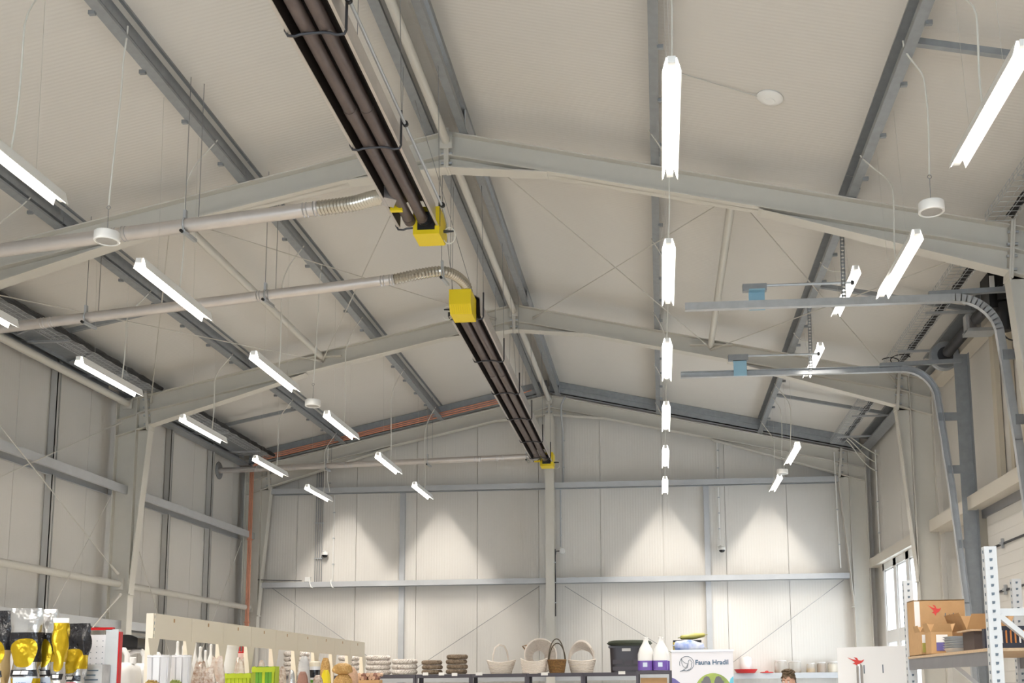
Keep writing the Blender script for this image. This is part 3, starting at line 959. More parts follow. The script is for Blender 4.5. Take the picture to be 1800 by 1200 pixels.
def dome(x, y, lb):
    c = gp(x, y, 20.26)
    t = thing('dome_camera', lb, 'camera', c, 'dome cameras on the gable wall')
    MB().box(c.x - .075, c.x - .02, 20.345, 20.378, c.z + .0, c.z + .09).build('wall_mount', 'white_plastic', t, smooth=False)
    MB().tube([(c.x - .05, 20.36, c.z + .05), (c.x - .03, 20.30, c.z + .06), (c.x, 20.26, c.z + .04)], .02, 10).build('arm', 'white_plastic', t)
    MB().lathe([(.0, .055), (.04, .05), (.062, .03), (.066, -.01), (.06, -.014)], 24, c).build('housing', 'white_plastic', t)
    MB().lathe([(.054, -.010), (.052, -.035), (.036, -.055), (.0, -.064)], 24, c, cap=False).build('dome', 'black_gloss', t)


dome(571, 974, 'white dome camera beside the bundle of conduits')
dome(1269, 965, 'white dome camera hanging under a pale conduit')
c0 = gp(541, 1017, 20.3)
t = thing('switch_box', 'small white switch box on the girt next to the conduit bundle', 'box', (c0.x, 20.3, 3.67))
MB().box(c0.x - .05, c0.x + .05, 20.28, 20.36, 3.69, 3.78).build('box_body', 'white_plastic', t, smooth=False)
MB().box(c0.x - .06, c0.x + .02, 20.27, 20.37, 3.672, 3.69).build('base', 'black', t, smooth=False)
for x, lb in ((547, 'next to the conduit bundle'), (584, 'further from the conduit bundle')):
    c = px(x, 1027, 'Y', 20.112)
    tag(MB().tube([c + V((-.03, .0, .09)), c + V((-.03, 0, .02)), c + V((.0, 0, -.05)), c + V((.03, .0, -.06))], .011, 8).build('cable_hook', 'white_plastic', loc=c), 'white plastic cable loop over the middle gable girt, ' + lb, 'hook', 'white cable loops')
# thin cable along the girt corner
tag(MB().tube([(-5.55, 20.05, 3.72), (-5.2, 20.12, 3.71), (-4.75, 20.2, 3.70)], .008, 6).build('wall_cable', 'dark_steel', loc=(-5.2, 20.1, 3.7)), 'dark cable running from the corner to the white switch box', 'cable')

# ================================================================== WIRE MESH CABLE TRAYS
def tray(s, y0, y1, lb, x0=5.16, x1=5.42, z=5.985, inner=False):
    t = thing('cable_tray', lb, 'cable tray', (s * (x0 + x1) / 2, (y0 + y1) / 2, z), 'wire mesh cable trays')
    mb = MB()
    n = int((y1 - y0) / .1)
    for i in range(n + 1):
        y = y0 + (y1 - y0) * i / n
        mb.tube([(s * x0, y, z + .07), (s * x0, y, z), (s * x1, y, z), (s * x1, y, z + .07)], .0038, 4)
    for (xx, zz) in ((x0, z + .07), (x0, z + .035), (x0, z), (x0 + .09, z), (x1 - .09, z), (x1, z), (x1, z + .035), (x1, z + .07)):
        mb.tube([(s * xx, y0, zz), (s * xx, y1, zz)], .0038, 4)
    mb.build('wire_mesh', 'galv_light', t)
    for k in range(3):
        path = []
        for i in range(0, int((y1 - y0) / .12) + 1):
            y = y0 + i * .12
            xc_ = x0 - .014 - .008 * k if inner else x1 - .03 - .02 * k
            path.append((s * (xc_ + .008 * math.sin(i * 1.7 + k)), y, z + .014 + .010 * k + .006 * math.cos(i * 2.1 + k * 2)))
        MB().tube(path, .019 if inner else .014, 6).build('cable', 'black' if k != 1 else 'rubber', t)
    return t


tray(1, 7.2, 10.0, 'wire mesh tray of black cables by the eaves, near the round pendant speaker')
tray(1, 10.26, 15.0, 'wire mesh tray of black cables above the sectional door')
tray(1, 15.26, 19.6, 'wire mesh tray of black cables above the tall windows')
def tray_left(y0, y1, lb):
    t = tray(-1, y0, y1, lb, inner=True)
    MB().box(-5.72, -5.24, y0, y1, 6.02, 6.025).box(-5.724, -5.72, y0, y1, 5.97, 6.025).build('tray_plate', 'galv', t, smooth=False)
    for k in range(4):
        yy = y0 + (y1 - y0) * (k + .5) / 4
        MB().bar((-5.26, yy, 6.01), (-5.70, yy + .25, 5.99), .03, .02).build('plate_stay', 'galv_light', t, smooth=False)
    return t
tray_left(7.2, 10.0, 'wire mesh tray of black cables above the shop gondola side')
tray_left(10.26, 15.0, 'wire mesh tray of black cables over the crossed wall rods')
tray_left(15.26, 19.6, 'wire mesh tray of black cables leading to the copper pipes')
# coil of loose black cable at the tray and a few pale cables into the wall
c = px(1588, 628, 'Z', 5.95)
mb = MB().tube([c + V((.09 * math.cos(a) - .02 * a, .02 * a, .05 * math.sin(a))) for a in [i * .35 for i in range(26)]], .007, 6)
tag(mb.build('cable_coil', 'black', loc=c), 'loose coil of black cable on the tray by the middle frame', 'cable')
for i in range(3):
    a = V((5.41, 19.1 + .15 * i, 5.988)); b = V((5.995, 19.5 + .2 * i, 5.72 - .1 * i))
    tag(MB().tube(bez(a, a + V((.12, .05, -.05)), b + V((-.25, -.05, .10)), b, 10), .009, 6).build('loose_cable', 'cord', loc=a), '%s of three pale cables bending from the tray into the gable corner' % ('upper', 'middle', 'lower')[i], 'cable', 'pale cables at the gable corner')

# ================================================================== SECTIONAL DOOR AND ITS GEAR
DY0, DY1, DZ = 10.72, 12.98, 3.68
door = thing('door_1', 'white sectional door of horizontal panels in the side wall', None, (5.9, 11.85, FZ), kind='structure')
zz = FZ + .01
while zz < DZ - .05:
    z1 = min(zz + .52, DZ)
    MB().box(5.885, 5.925, DY0, DY1, zz, z1 - .008).build('panel', 'door_white', door, smooth=False)
    mb = MB()
    for k in range(1, 4):
        mb.box(5.882, 5.886, DY0 + .02, DY1 - .02, zz + .13 * k - .004, zz + .13 * k + .004)
    mb.build('groove_rib', 'door_white', door, smooth=False)
    zz += .52
MB().box(5.928, 5.96, DY0, DY1, FZ, DZ).build('door_core', 'panel_core', door, smooth=False)
for zh in (FZ + .52 * 4, FZ + .52 * 6 - .0, FZ + .52 * 5):
    mb = MB().box(5.868, 5.886, DY0, DY1, zh - .018, zh + .004)
    st = mb.build('hinge_strip', 'dark_steel', door, smooth=False)
    for yy in (11.3, 12.4):
        MB().box(5.855, 5.88, yy - .02, yy + .02, zh - .06, zh + .05).box(5.845, 5.865, yy - .04, yy + .04, zh - .015, zh + .012).build('hinge', 'galv_light', st, smooth=False)
# header beam over the door
tag(MB().box(5.70, 5.99, 10.25, 14.95, 3.70, 3.86).build('trim_2', 'beam_cream', smooth=False), kind='structure', label='cream box beam over the sectional door')
tag(MB().box(5.86, 5.99, DY0 - .1, DY1 + .1, 3.60, 3.70).build('trim_3', 'rack_grey', smooth=False), kind='structure', label='grey seal strip under the beam over the door')
mb = MB().box(5.82, 5.99, 13.08, 13.30, FZ, 3.70).box(5.82, 5.99, 10.40, 10.62, FZ, 3.70)
tag(mb.build('trim_4', 'cream_wall', smooth=False), kind='structure', label='cream jambs at both sides of the sectional door')
for yy, w_ in ((12.55, .07), (12.05, .05), (11.6, .07)):
    tag(MB().box(5.93, 5.99, yy - w_, yy + w_, 3.86, 6.0).build('trim_5', 'cream_wall', smooth=False), kind='structure', label='cream vertical cover rib on the wall over the sectional door')
tag(MB().box(5.80, 5.99, 10.4, 14.95, 5.72, 5.86).build('trim_6', 'beam_cream', smooth=False), kind='structure', label='cream beam under the eaves over the sectional door')


def track(yt, lb, side):
    t = thing('door_track', lb, 'door track', (5.4, yt, 3), 'sectional door tracks')
    r = .42
    pts = [V((2.34, yt, 5.45)), V((5.0, yt, 5.45))]
    cx, cz = 5.0, 5.45 - r
    end = 83
    for a in range(8, end + 1, 7):
        pts.append(V((cx + r * math.sin(math.radians(a)), yt, cz + r * math.cos(math.radians(a)))))
    pts += [V((5.52, yt, 4.0)), V((5.62, yt, 2.6)), V((5.74, yt, FZ))]
    mb = MB()                                     # channel: back strip and two lips following the path
    for i in range(len(pts) - 1):
        p, q = pts[i], pts[i + 1]
        d = (q - p).normalized(); nrm = V((-d.z, 0, d.x)) if True else None
        L = (q - p).length / 2 + .004
        c = (p + q) / 2
        mb.obox(c + V((0, side * .03, 0)), d * L, nrm * .038, V((0, .002, 0)))
        mb.obox(c + nrm * .036, d * L, nrm * .002, V((0, .030, 0)))
        mb.obox(c - nrm * .036, d * L, nrm * .002, V((0, .030, 0)))
    mb.build('rail', 'galv_light', t, smooth=False)
    # upright angle from the floor to the shaft
    mb = MB().box(5.64, 5.80, yt + side * .03, yt + side * .034, FZ, 5.62).box(5.80, 5.804, min(yt + side * .03, yt - side * .05), max(yt + side * .03, yt - side * .05), FZ, 5.62)
    mb.build('upright_angle', 'galv', t, smooth=False)
    for zz, xa in ((4.85, 5.42), (4.2, 5.5), (3.3, 5.57)):
        MB().box(xa, 5.80, yt + side * .025, yt + side * .045, zz - .05, zz + .05).build('bracket', 'galv', t, smooth=False)
    # upper stay to the wall
    MB().bar((4.75, yt, 5.50), (5.72, yt, 5.53), .05, .05).build('stay', 'galv', t, smooth=False)
    # end stop: blue bracket with a bumper rod
    b = thing_part(t)
    MB().box(2.98, 3.14, yt - side * .05, yt - side * .035, 5.41, 5.60).box(2.98, 3.14, yt - side * .05, yt + side * .03, 5.595, 5.61).build('bumper_bracket', 'blue_bracket', t, smooth=False)
    MB().tube([(2.93, yt - side * .03, 5.66), (4.0, yt - side * .03, 5.66)], .014, 10).build('bumper_rod', 'galv_light', t)
    MB().box(2.92, 3.16, yt - side * .06, yt, 5.60, 5.675).build('bumper_block', 'galv', t, smooth=False)
    MB().lathe([(.022, 0), (.026, .01), (.022, .03)], 12, (4.0, yt - side * .03, 5.66), (1, 0, 0)).build('bumper_tip', 'black', t)
    # perforated hanger strap to the purlin
    mb = MB()
    x0, z0, x1, z1 = 3.92, 5.48, 3.93, zt(3.93) + .02
    for k in range(22):
        f = k / 22
        c = V((x0 + (x1 - x0) * f, yt + .01, z0 + (z1 - z0) * f))
        for o in (-.017, .017):
            mb.obox(c + V((o, 0, 0)), (.006, 0, 0), (0, .002, 0), (0, 0, (z1 - z0) / 44))
        mb.obox(c, (.02, 0, 0), (0, .002, 0), (0, 0, .012))
    mb.build('hanger_strap', 'galv_light', t, smooth=False)
    return t


def thing_part(t):
    return t


track(13.05, 'steel door track with a blue end bracket, on the gable side of the door', 1)
track(10.60, 'steel door track with a blue end bracket, under the door motor', -1)
# spring shaft
t = thing('spring_shaft', 'dark spring shaft with a cable drum over the sectional door', 'shaft', (5.6, 12.1, 5.7))
MB().tube([(5.62, 10.55, 5.70), (5.62, 13.55, 5.70)], .016, 12).build('shaft', 'galv', t)
for y0, y1 in ((11.4, 12.0), (12.35, 13.25)):
    n = int((y1 - y0) / .022)
    MB().tube([(5.62, y0 + (y1 - y0) * i / n, 5.70) for i in range(n + 1)], .06, 14, rs=[.068 if i % 2 else .060 for i in range(n + 1)]).build('spring', 'dark_steel', t, angle=80)
MB().lathe([(.08, -.07), (.17, -.06), (.185, -.04), (.185, .02), (.15, .04), (.09, .05)], 28, (5.62, 13.42, 5.70), (0, 1, 0)).build('cable_drum', 'galv', t)
MB().lathe([(.10, 0), (.10, .012)], 24, (5.62, 13.35, 5.70), (0, -1, 0)).build('drum_hub', 'dark_steel', t)
MB().box(5.54, 5.86, 12.06, 12.30, 5.58, 5.62).box(5.54, 5.70, 12.12, 12.24, 5.60, 5.80).build('bearing_plate', 'galv_light', t, smooth=False)
MB().box(5.56, 5.68, 12.08, 12.12, 5.63, 5.77).build('bearing', 'alu', t, smooth=False)
# motor
t = thing('door_motor', 'black door motor with a white label under the portal frame knee', 'motor', (5.6, 11.2, 5.5))
MB().box(5.48, 5.66, 11.06, 11.34, 5.50, 5.88).build('gear_box', 'black', t, smooth=False)
MB().lathe([(.075, 0), (.085, .02), (.085, .26), (.06, .30)], 20, (5.64, 11.10, 5.56), (0, 0, -1)).build('motor_body', 'black', t)
MB().box(5.56, 5.74, 11.0, 11.07, 5.58, 5.72).build('fan_cover', 'rubber', t, smooth=False)
MB().box(5.49, 5.54, 11.052, 11.06, 5.68, 5.84).build('label_plate', 'paper', t, smooth=False)
MB().tube(bez((5.60, 11.08, 5.28), (5.56, 10.95, 5.05), (5.70, 10.8, 5.05), (5.84, 10.7, 5.12), 12), .008, 6).build('motor_cable', 'black', t)
tag(MB().tube([(5.88, 10.34, 5.3), (5.88, 10.36, 3.9), (5.88, 10.36, 1.2)], .015, 8).build('pull_chain', 'red', loc=(5.88, 10.35, 1.2)), 'red emergency pull line hanging beside the door motor', 'cord')

# ================================================================== SHOP FITTINGS AND GOODS
mat('silver_foil', (205, 205, 205), .2, .85, bump=.7, bscale=13)
mat('gold_foil', (196, 164, 30), .22, .65, bump=.7, bscale=14)
mat('bag_black', (34, 34, 38), .2, bump=1.0, bscale=22)
mat('bag_kraft', (176, 150, 104), .5, bump=.4, bscale=12)
mat('clear_bag', (222, 214, 206), .25, bump=.4, bscale=25, mottled=(190, 160, 140), nscale=26)
mat('clear_bag_brown', (214, 204, 194), .25, bump=.4, bscale=30, mottled=(128, 88, 60), nscale=30)
mat('nuts', (206, 172, 112), .5, bump=1.0, bscale=70, mottled=(166, 122, 66), nscale=60)
mat('pink_label', (238, 150, 160), .6)
mat('blue_label', (206, 218, 236), .6)
mat('ink_blue', (60, 84, 150), .6)
mat('ink_grey', (96, 110, 124), .6)
mat('ink_navy', (62, 96, 128), .6)
mat('ink_red', (214, 70, 66), .6)
mat('ink_red_faded', (244, 186, 186), .6)
mat('ink_pale', (226, 232, 230), .6)
mat('purple', (104, 74, 160), .35)
mat('banner_purple', (106, 100, 160), .5)
mat('cyan', (110, 196, 220), .5)
mat('print_green', (118, 138, 92), .5, mottled=(170, 190, 92), nscale=5)
mat('pigeon_grey', (112, 112, 118), .6)
mat('banner_white', (238, 238, 240), .5)
mat('banner_sheet', (226, 226, 234), .5)
mat('jug_white', (226, 225, 224), .3)
mat('lime', (178, 196, 40), .6, noise=.08)
mat('leaf_green', (96, 156, 48), .6, noise=.08)
mat('planter_white', (226, 226, 230), .6)
mat('raffia', (176, 146, 84), .7, noise=.2)
mat('raffia_green', (156, 168, 96), .7, noise=.2)
mat('wicker_white', (228, 218, 208), .6, noise=.06, nscale=40)
mat('wicker_brown', (150, 112, 62), .6, mottled=(102, 74, 42), nscale=40)
mat('handle_dark', (84, 74, 58), .6)
mat('vine_white', (230, 224, 218), .7, mottled=(176, 164, 156), nscale=30)
mat('vine_brown', (150, 132, 112), .7, mottled=(104, 88, 72), nscale=30)
mat('cushion_green', (64, 70, 58), .9, bump=.6, bscale=90)
mat('bin_black', (50, 44, 50), .35)
mat('skin', (214, 170, 148), .5)
mat('hair', (96, 78, 58), .7, noise=.3, nscale=40)
mat('shirt', (70, 92, 84), .8)
mat('trousers', (52, 56, 70), .8)
mat('trans_white', (236, 232, 230), .3, alpha=.85)
mat('yellow_bag', (226, 206, 40), .35, bump=.4, bscale=18)
mat('olive_bag', (170, 164, 84), .4, bump=.5, bscale=18)
mat('blue_bag', (92, 126, 206), .35, mottled=(228, 232, 238), nscale=7)
mat('chew', (214, 178, 152), .6, noise=.15, nscale=30)
mat('chew_dark', (150, 110, 96), .6, noise=.15, nscale=30)
mat('tray_grey', (186, 190, 194), .35)
mat('printed_grey', (168, 168, 170), .6, mottled=(206, 206, 206), nscale=9)


def text(body, size, o, ux, uy, matn, parent, name='lettering', ext_=.0008):
    cu = bpy.data.curves.new('t', 'FONT')
    cu.body = body; cu.size = size; cu.extrude = ext_; cu.offset = size * .022; cu.resolution_u = 3
    ob = bpy.data.objects.new('t', cu)
    COL.objects.link(ob)
    bpy.context.view_layer.update()
    me = bpy.data.meshes.new_from_object(ob.evaluated_get(bpy.context.evaluated_depsgraph_get()))
    bpy.data.objects.remove(ob)
    ux, uy, o = V(ux).normalized(), V(uy).normalized(), V(o)
    uz = ux.cross(uy)
    o0 = ROOT[parent.name]
    for v in me.vertices:
        v.co = o + ux * v.co.x + uy * v.co.y + uz * v.co.z - o0
    me.materials.clear(); me.materials.append(MATS[matn])
    r = bpy.data.objects.new(name, me)
    COL.objects.link(r)
    r.parent = parent
    ROOT[r.name] = o0
    return r


def flat(pts, o, ux, uy, matn, parent, name, t=.0012):
    """flat printed shape, pts in the ux/uy plane"""
    ux, uy, o = V(ux), V(uy), V(o)
    n = ux.cross(uy).normalized()
    return MB().ext([o + ux * a + uy * b for a, b in pts], n * t).build(name, matn, parent, smooth=False)


def circ(r, cx=0, cy=0, n=32, a0=0, a1=2 * PI):
    return [(cx + r * math.cos(a0 + (a1 - a0) * i / n), cy + r * math.sin(a0 + (a1 - a0) * i / n)) for i in range(n if abs(a1 - a0 - 2 * PI) < 1e-3 else n + 1)]


BIRD = [(-.50, .42), (-.18, .22), (-.02, .20), (-.16, .44), (.02, .36), (.10, .14), (.26, .12), (.40, .22), (.34, .04), (.24, -.10), (.06, -.22), (.02, -.40), (-.08, -.22), (-.24, -.16), (-.10, -.06), (-.16, .06)]

# ---- endcap with pegboard at the near end of the shelves
EY = 8.2
t = thing('pegboard_stand', 'white pegboard display stand with a red top rail beside the hanging bags', 'shelf', (-2.65, EY, FZ))
for xa, xb in ((-3.20, -3.12), (-2.25, -2.15)):
    MB().box(xa, xb, EY - .02, EY + .02, FZ, 2.16).build('upright', 'rack_blue', t, smooth=False)
MB().box(-3.12, -2.25, EY + .0, EY + .02, 1.0, 2.12).build('pegboard', 'planter_white', t, smooth=False)
mb = MB()
for i in range(18):
    for j in range(14):
        mb.lathe([(.004, 0), (.004, .002)], 5, (-3.08 + i * .047, EY, 1.50 + j * .044), (0, -1, 0))
tag(mb.build('peg_holes', 'ink_grey', t, smooth=False), kind='stuff')
MB().box(-2.42, -2.2, EY - .02, EY + .02, 2.155, 2.175).build('top_rail', 'red', t, smooth=False)
MB().box(-2.15, -2.14, EY - .015, EY + .03, FZ + 1.2, 2.14).build('side_strip', 'red', t, smooth=False)
MB().box(-3.2, -2.15, EY - .57, EY, 1.48, 1.51).build('shelf_board', 'planter_white', t, smooth=False)
MB().box(-3.2, -2.15, EY - .60, EY + .02, FZ, FZ + .15).build('base', 'planter_white', t, smooth=False)


def pouch(name, label, cat, o, w, h, d, mats, yaw=0, group=None, waves=3, seed=1, band=None):
    """standing foil pouch: flat crimped top, bulging belly; mats by height"""
    rnd = random.Random(seed)
    t = thing(name, label, cat, o, group)
    o = V(o)
    R = Matrix.Rotation(yaw, 3, 'Z')

    def f(u, v, off=0.0, ulim=None):
        a = 2 * PI * u
        bul = (math.sin(min(1, (1 - v) * 1.25 + .02) * PI * .62)) ** .8
        dd = d * max(.03, bul) + off
        ww = w / 2 * (1 - .06 * bul) * (1 - .10 * max(0, v - .8) * math.sin(7 * v)) + off
        c, s_ = math.cos(a), math.sin(a)
        x = ww * math.copysign(abs(c) ** .7, c)
        y = dd / 2 * math.copysign(abs(s_) ** .9, s_)
        wr = .010 * math.sin(9 * v + seed + 5 * u) * math.sin(2 * a + seed) + .006 * math.sin(23 * v + 11 * u + seed * 2)
        return o + R @ V((x + wr, y + wr * .8 + .02 * math.sin(3 * v + seed), h * v))
    names = [m_[2] for m_ in mats]
    nv = 41
    mb = MB()
    mb.grid(lambda u, v: f(u, v), 28, nv, True)
    mb.f.append(tuple(range(28))[::-1]); mb.m.append(0)
    for i, fc in enumerate(mb.f[:-1]):
        v = (i // 28 + .5) / (nv - 1)
        for k, (a, b, _) in enumerate(mats):
            if a <= v < b:
                mb.m[i] = k
    bag = mb.build('pouch_body', names, t, angle=60)
    if band:
        for (u0, u1, v0, v1, mt, nm, oval) in band:
            mb = MB()
            if oval:
                uc, vc = (u0 + u1) / 2, (v0 + v1) / 2
                mb.grid(lambda a, b: f(uc + (u1 - u0) / 2 * b * math.cos(2 * PI * a), vc + (v1 - v0) / 2 * b * math.sin(2 * PI * a), .004), 20, 4, True)
            else:
                mb.grid(lambda a, b: f(u0 + (u1 - u0) * a, v0 + (v1 - v0) * b, .005), 7, 5)
            mb.build(nm, mt, bag, angle=60)
    return t, f


zb_ = 1.51
bands = lambda pk: [(.62, .88, .45, .72, 'gold_foil', 'oval_print', True), (.60, .90, .37, .43, 'bag_black', 'dark_band', False), (.70, .86, .24, .36, pk, 'price_label', False), (.68, .80, .385, .42, 'paper', 'white_print', False)]
zones = [(0, .20, 'bag_black'), (.20, .34, 'gold_foil'), (.34, .50, 'silver_foil'), (.50, .78, 'bag_black'), (.78, 1.01, 'silver_foil')]
zones2 = [(0, .26, 'bag_black'), (.26, .50, 'silver_foil'), (.50, .66, 'gold_foil'), (.66, 1.01, 'bag_black')]
zones3 = [(0, .18, 'bag_black'), (.18, .62, 'bag_kraft'), (.62, 1.01, 'bag_black')]
zones4 = [(0, .2, 'bag_black'), (.2, .55, 'silver_foil'), (.55, .95, 'gold_foil'), (.95, 1.01, 'paper')]
specs = [((25, 76), 1069, 7.74, zones, 'blue_label', 'silver and black pet food bag with a blue price label, beside the kraft bag', .10),
         ((66, 104), 1071, 7.90, zones, 'blue_label', 'silver and black pet food bag tucked between two others', .12),
         ((97, 121), 1086, 7.715, zones4, 'paper', 'narrow gold pet food bag with a white top seam', .35),
         ((115, 160), 1095, 7.935, zones2, 'pink_label', 'black pet food bag with a pink price label beside the pegboard', -.15),
         ((-26, 22), 1073, 7.76, zones3, 'paper', 'kraft and black pet food bag at the end of the stand', .0)]
for i, ((x0, x1), yt, Y, zn, pk, lb, yw) in enumerate(specs):
    a = px(x0, yt, 'Y', Y); b = px(x1, yt, 'Y', Y)
    c = (a + b) / 2
    t, f = pouch('pet_food_bag', lb, 'bag', (c.x, Y, zb_), (b.x - a.x), c.z - zb_, .13, zn, yw, 'pet food bags on the stand', seed=i + 1, band=bands(pk))
    bag = [q for q in t.children][0]
    if pk == 'pink_label':
        text('12,70', .035, f(.735, .27) + V((0, -.012, 0)), (1, 0, 0), (0, 0, 1), 'ink_grey', bag)
    elif pk == 'blue_label':
        text('17/70', .035, f(.735, .28) + V((0, -.012, 0)), (1, 0, 0), (0, 0, 1), 'ink_blue', bag)
a = px(143, 1168, 'Y', 8.1); b = px(186, 1168, 'Y', 8.1)
t = thing('printed_carton', 'grey printed carton standing under the pegboard', 'carton', ((a.x + b.x) / 2, 8.1, zb_))
MB().box(a.x, b.x, 8.05, 8.17, zb_, a.z).build('carton_body', 'printed_grey', t, smooth=False)
mb = MB()
for i in range(5):
    mb.box(a.x + .02, b.x - .03 - .02 * (i % 2), 8.047, 8.0495, a.z - .05 - i * .035, a.z - .04 - i * .035)
tag(mb.build('print_lines', 'ink_grey', t, smooth=False), kind='stuff')

# ---- cream gondola with header panels
GX, G0, G1, NB = -2.05, 8.50, 14.74, 9
t = thing('gondola_shelf', 'long cream shop gondola with a slotted header panel along its top', 'shelf', (GX, (G0 + G1) / 2, FZ))
pit = (G1 - G0) / NB
for i in range(NB + 1):
    y = G0 + i * pit
    u = MB().box(GX - .03, GX + .03, y - .02, y + .02, FZ, 2.30).build('upright', 'cream', t, smooth=False)
    mb = MB().ext([(GX + .032, y - .10, 2.10), (GX + .032, y + .10, 2.10), (GX + .032, y + .018, 1.86), (GX + .032, y - .018, 1.86)], (-.004, 0, 0))
    mb.build('gusset', 'cream', u, smooth=False)
    mb = MB()
    for k in range(11):
        mb.box(GX + .0295, GX + .031, y - .003, y + .003, 2.26 - k * .05, 2.285 - k * .05)
    if i == 0:
        tag(mb.build('slots', 'ink_grey', u, smooth=False), kind='stuff')
for i in range(NB):
    y = G0 + i * pit
    h = MB().box(GX + .02, GX + .034, y + .003, y + pit - .003, 2.10, 2.30).build('header_panel', 'cream', t, smooth=False)
    MB().box(GX + .0335, GX + .0352, y + pit / 2 - .012, y + pit / 2 + .012, 2.245, 2.275).build('slot', 'card', h, smooth=False)
    for s in (-1, 1):
        MB().box(*sorted((GX + s * .04, GX + s * .48)), y + .01, y + pit - .01, 1.47, 1.51).build('shelf_board', 'cream', t, smooth=False)
        MB().box(*sorted((GX + s * .04, GX + s * .48)), y + .01, y + pit - .01, .85, .88).build('shelf_board', 'cream', t, smooth=False)
    MB().box(GX - .012, GX + .012, y + .01, y + pit - .01, FZ, 1.5).build('back_panel', 'cream', t, smooth=False)
MB().box(GX - .5, GX + .5, G0, G1, FZ, FZ + .16).build('base_plinth', 'cream', t, smooth=False)
GZ = 1.51


def on_gond(x0, x1, yt, X=-1.85):
    a = px((x0 + x1) / 2, yt, 'X', X)
    wpx = (x1 - x0) * a.y / FPX
    return a, wpx


def picket(x0, x1, yt, label, ma, X=-1.85, bow=None):
    a, w_ = on_gond(x0, x1, yt, X)
    r = w_ / 2
    t = thing('slatted_planter', label, 'planter', (a.x, a.y, GZ), 'slatted planters on the gondola')
    n = 9
    h = a.z - GZ
    MB().lathe([(r * .80, 0), (r * .80, .01)], 20, (a.x, a.y, GZ)).build('planter_base', ma, t)
    for i in range(n):
        an = 2 * PI * i / n
        d = V((math.cos(an), math.sin(an), 0)); q = V((-math.sin(an), math.cos(an), 0))
        p0 = V((a.x, a.y, GZ)) + d * r * .82; p1 = V((a.x, a.y, a.z)) + d * r * .98
        MB().obox((p0 + p1) / 2, (p1 - p0) / 2, q * (r * .27), d * .004).build('slat', ma, t, smooth=False)
    for zz, rr in ((h * .97, r), (h * .45, r * .92)):
        MB().tube([V((a.x + rr * math.cos(b), a.y + rr * math.sin(b), GZ + zz)) for b in [i * PI / 14 for i in range(28)]], .007, 6, closed=True).build('hoop', ma, t)
    if bow:
        mb = MB()
        c = V((a.x - r * .1, a.y - r * 1.02, GZ + h * .52))
        for k in range(7):
            an = k * 2 * PI / 7 + .3
            mb.tube([c, c + V((math.cos(an) * r * .5, -.02, math.sin(an) * r * .28)), c + V((math.cos(an + .5) * r * .62, -.005, math.sin(an + .5) * r * .22)), c + V((0, -.01, 0))], .009, 6)
        mb.build('bow', bow, t)
    return t


picket(261, 300, 1151, 'white picket planter with a brown raffia bow on the gondola', 'planter_white', bow='raffia')
picket(303, 336, 1151, 'white picket planter with a green raffia bow on the gondola', 'planter_white', bow='raffia_green')


def slat_box(x0, x1, yt, label, ma, mb2, X=-1.85, depth=.12):
    a, w_ = on_gond(x0, x1, yt, X)
    t = thing('slatted_box', label, 'planter', (a.x, a.y, GZ), 'slatted planters on the gondola')
    h = a.z - GZ
    n = 7
    for i in range(n):
        xx = a.x - w_ / 2 + w_ * (i + .5) / n
        MB().box(xx - w_ / n * .45, xx + w_ / n * .45, a.y - depth / 2, a.y - depth / 2 + .008, GZ, GZ + h * (1 - .03 * (i % 2))).build('slat', ma if i % 3 else mb2, t, smooth=False)
        MB().box(xx - w_ / n * .45, xx + w_ / n * .45, a.y + depth / 2 - .008, a.y + depth / 2, GZ, GZ + h).build('slat', ma, t, smooth=False)
    for s in (-1, 1):
        MB().box(*sorted((a.x + s * w_ / 2, a.x + s * (w_ / 2 - .008))), a.y - depth / 2, a.y + depth / 2, GZ, GZ + h).build('side_board', mb2, t, smooth=False)
    MB().box(a.x - w_ / 2, a.x + w_ / 2, a.y - depth / 2, a.y + depth / 2, GZ, GZ + .01).build('base_board', ma, t, smooth=False)
    MB().box(a.x - w_ / 2 - .004, a.x + w_ / 2 + .004, a.y - depth / 2 - .006, a.y - depth / 2 - .001, GZ + h * .86, GZ + h * .98).build('rim', mb2, t, smooth=False)
    return t


slat_box(396, 446, 1183, 'lime green slatted planter box on the gondola', 'lime', 'lime')
slat_box(447, 488, 1171, 'two-tone green slatted planter box on the gondola', 'leaf_green', 'lime')


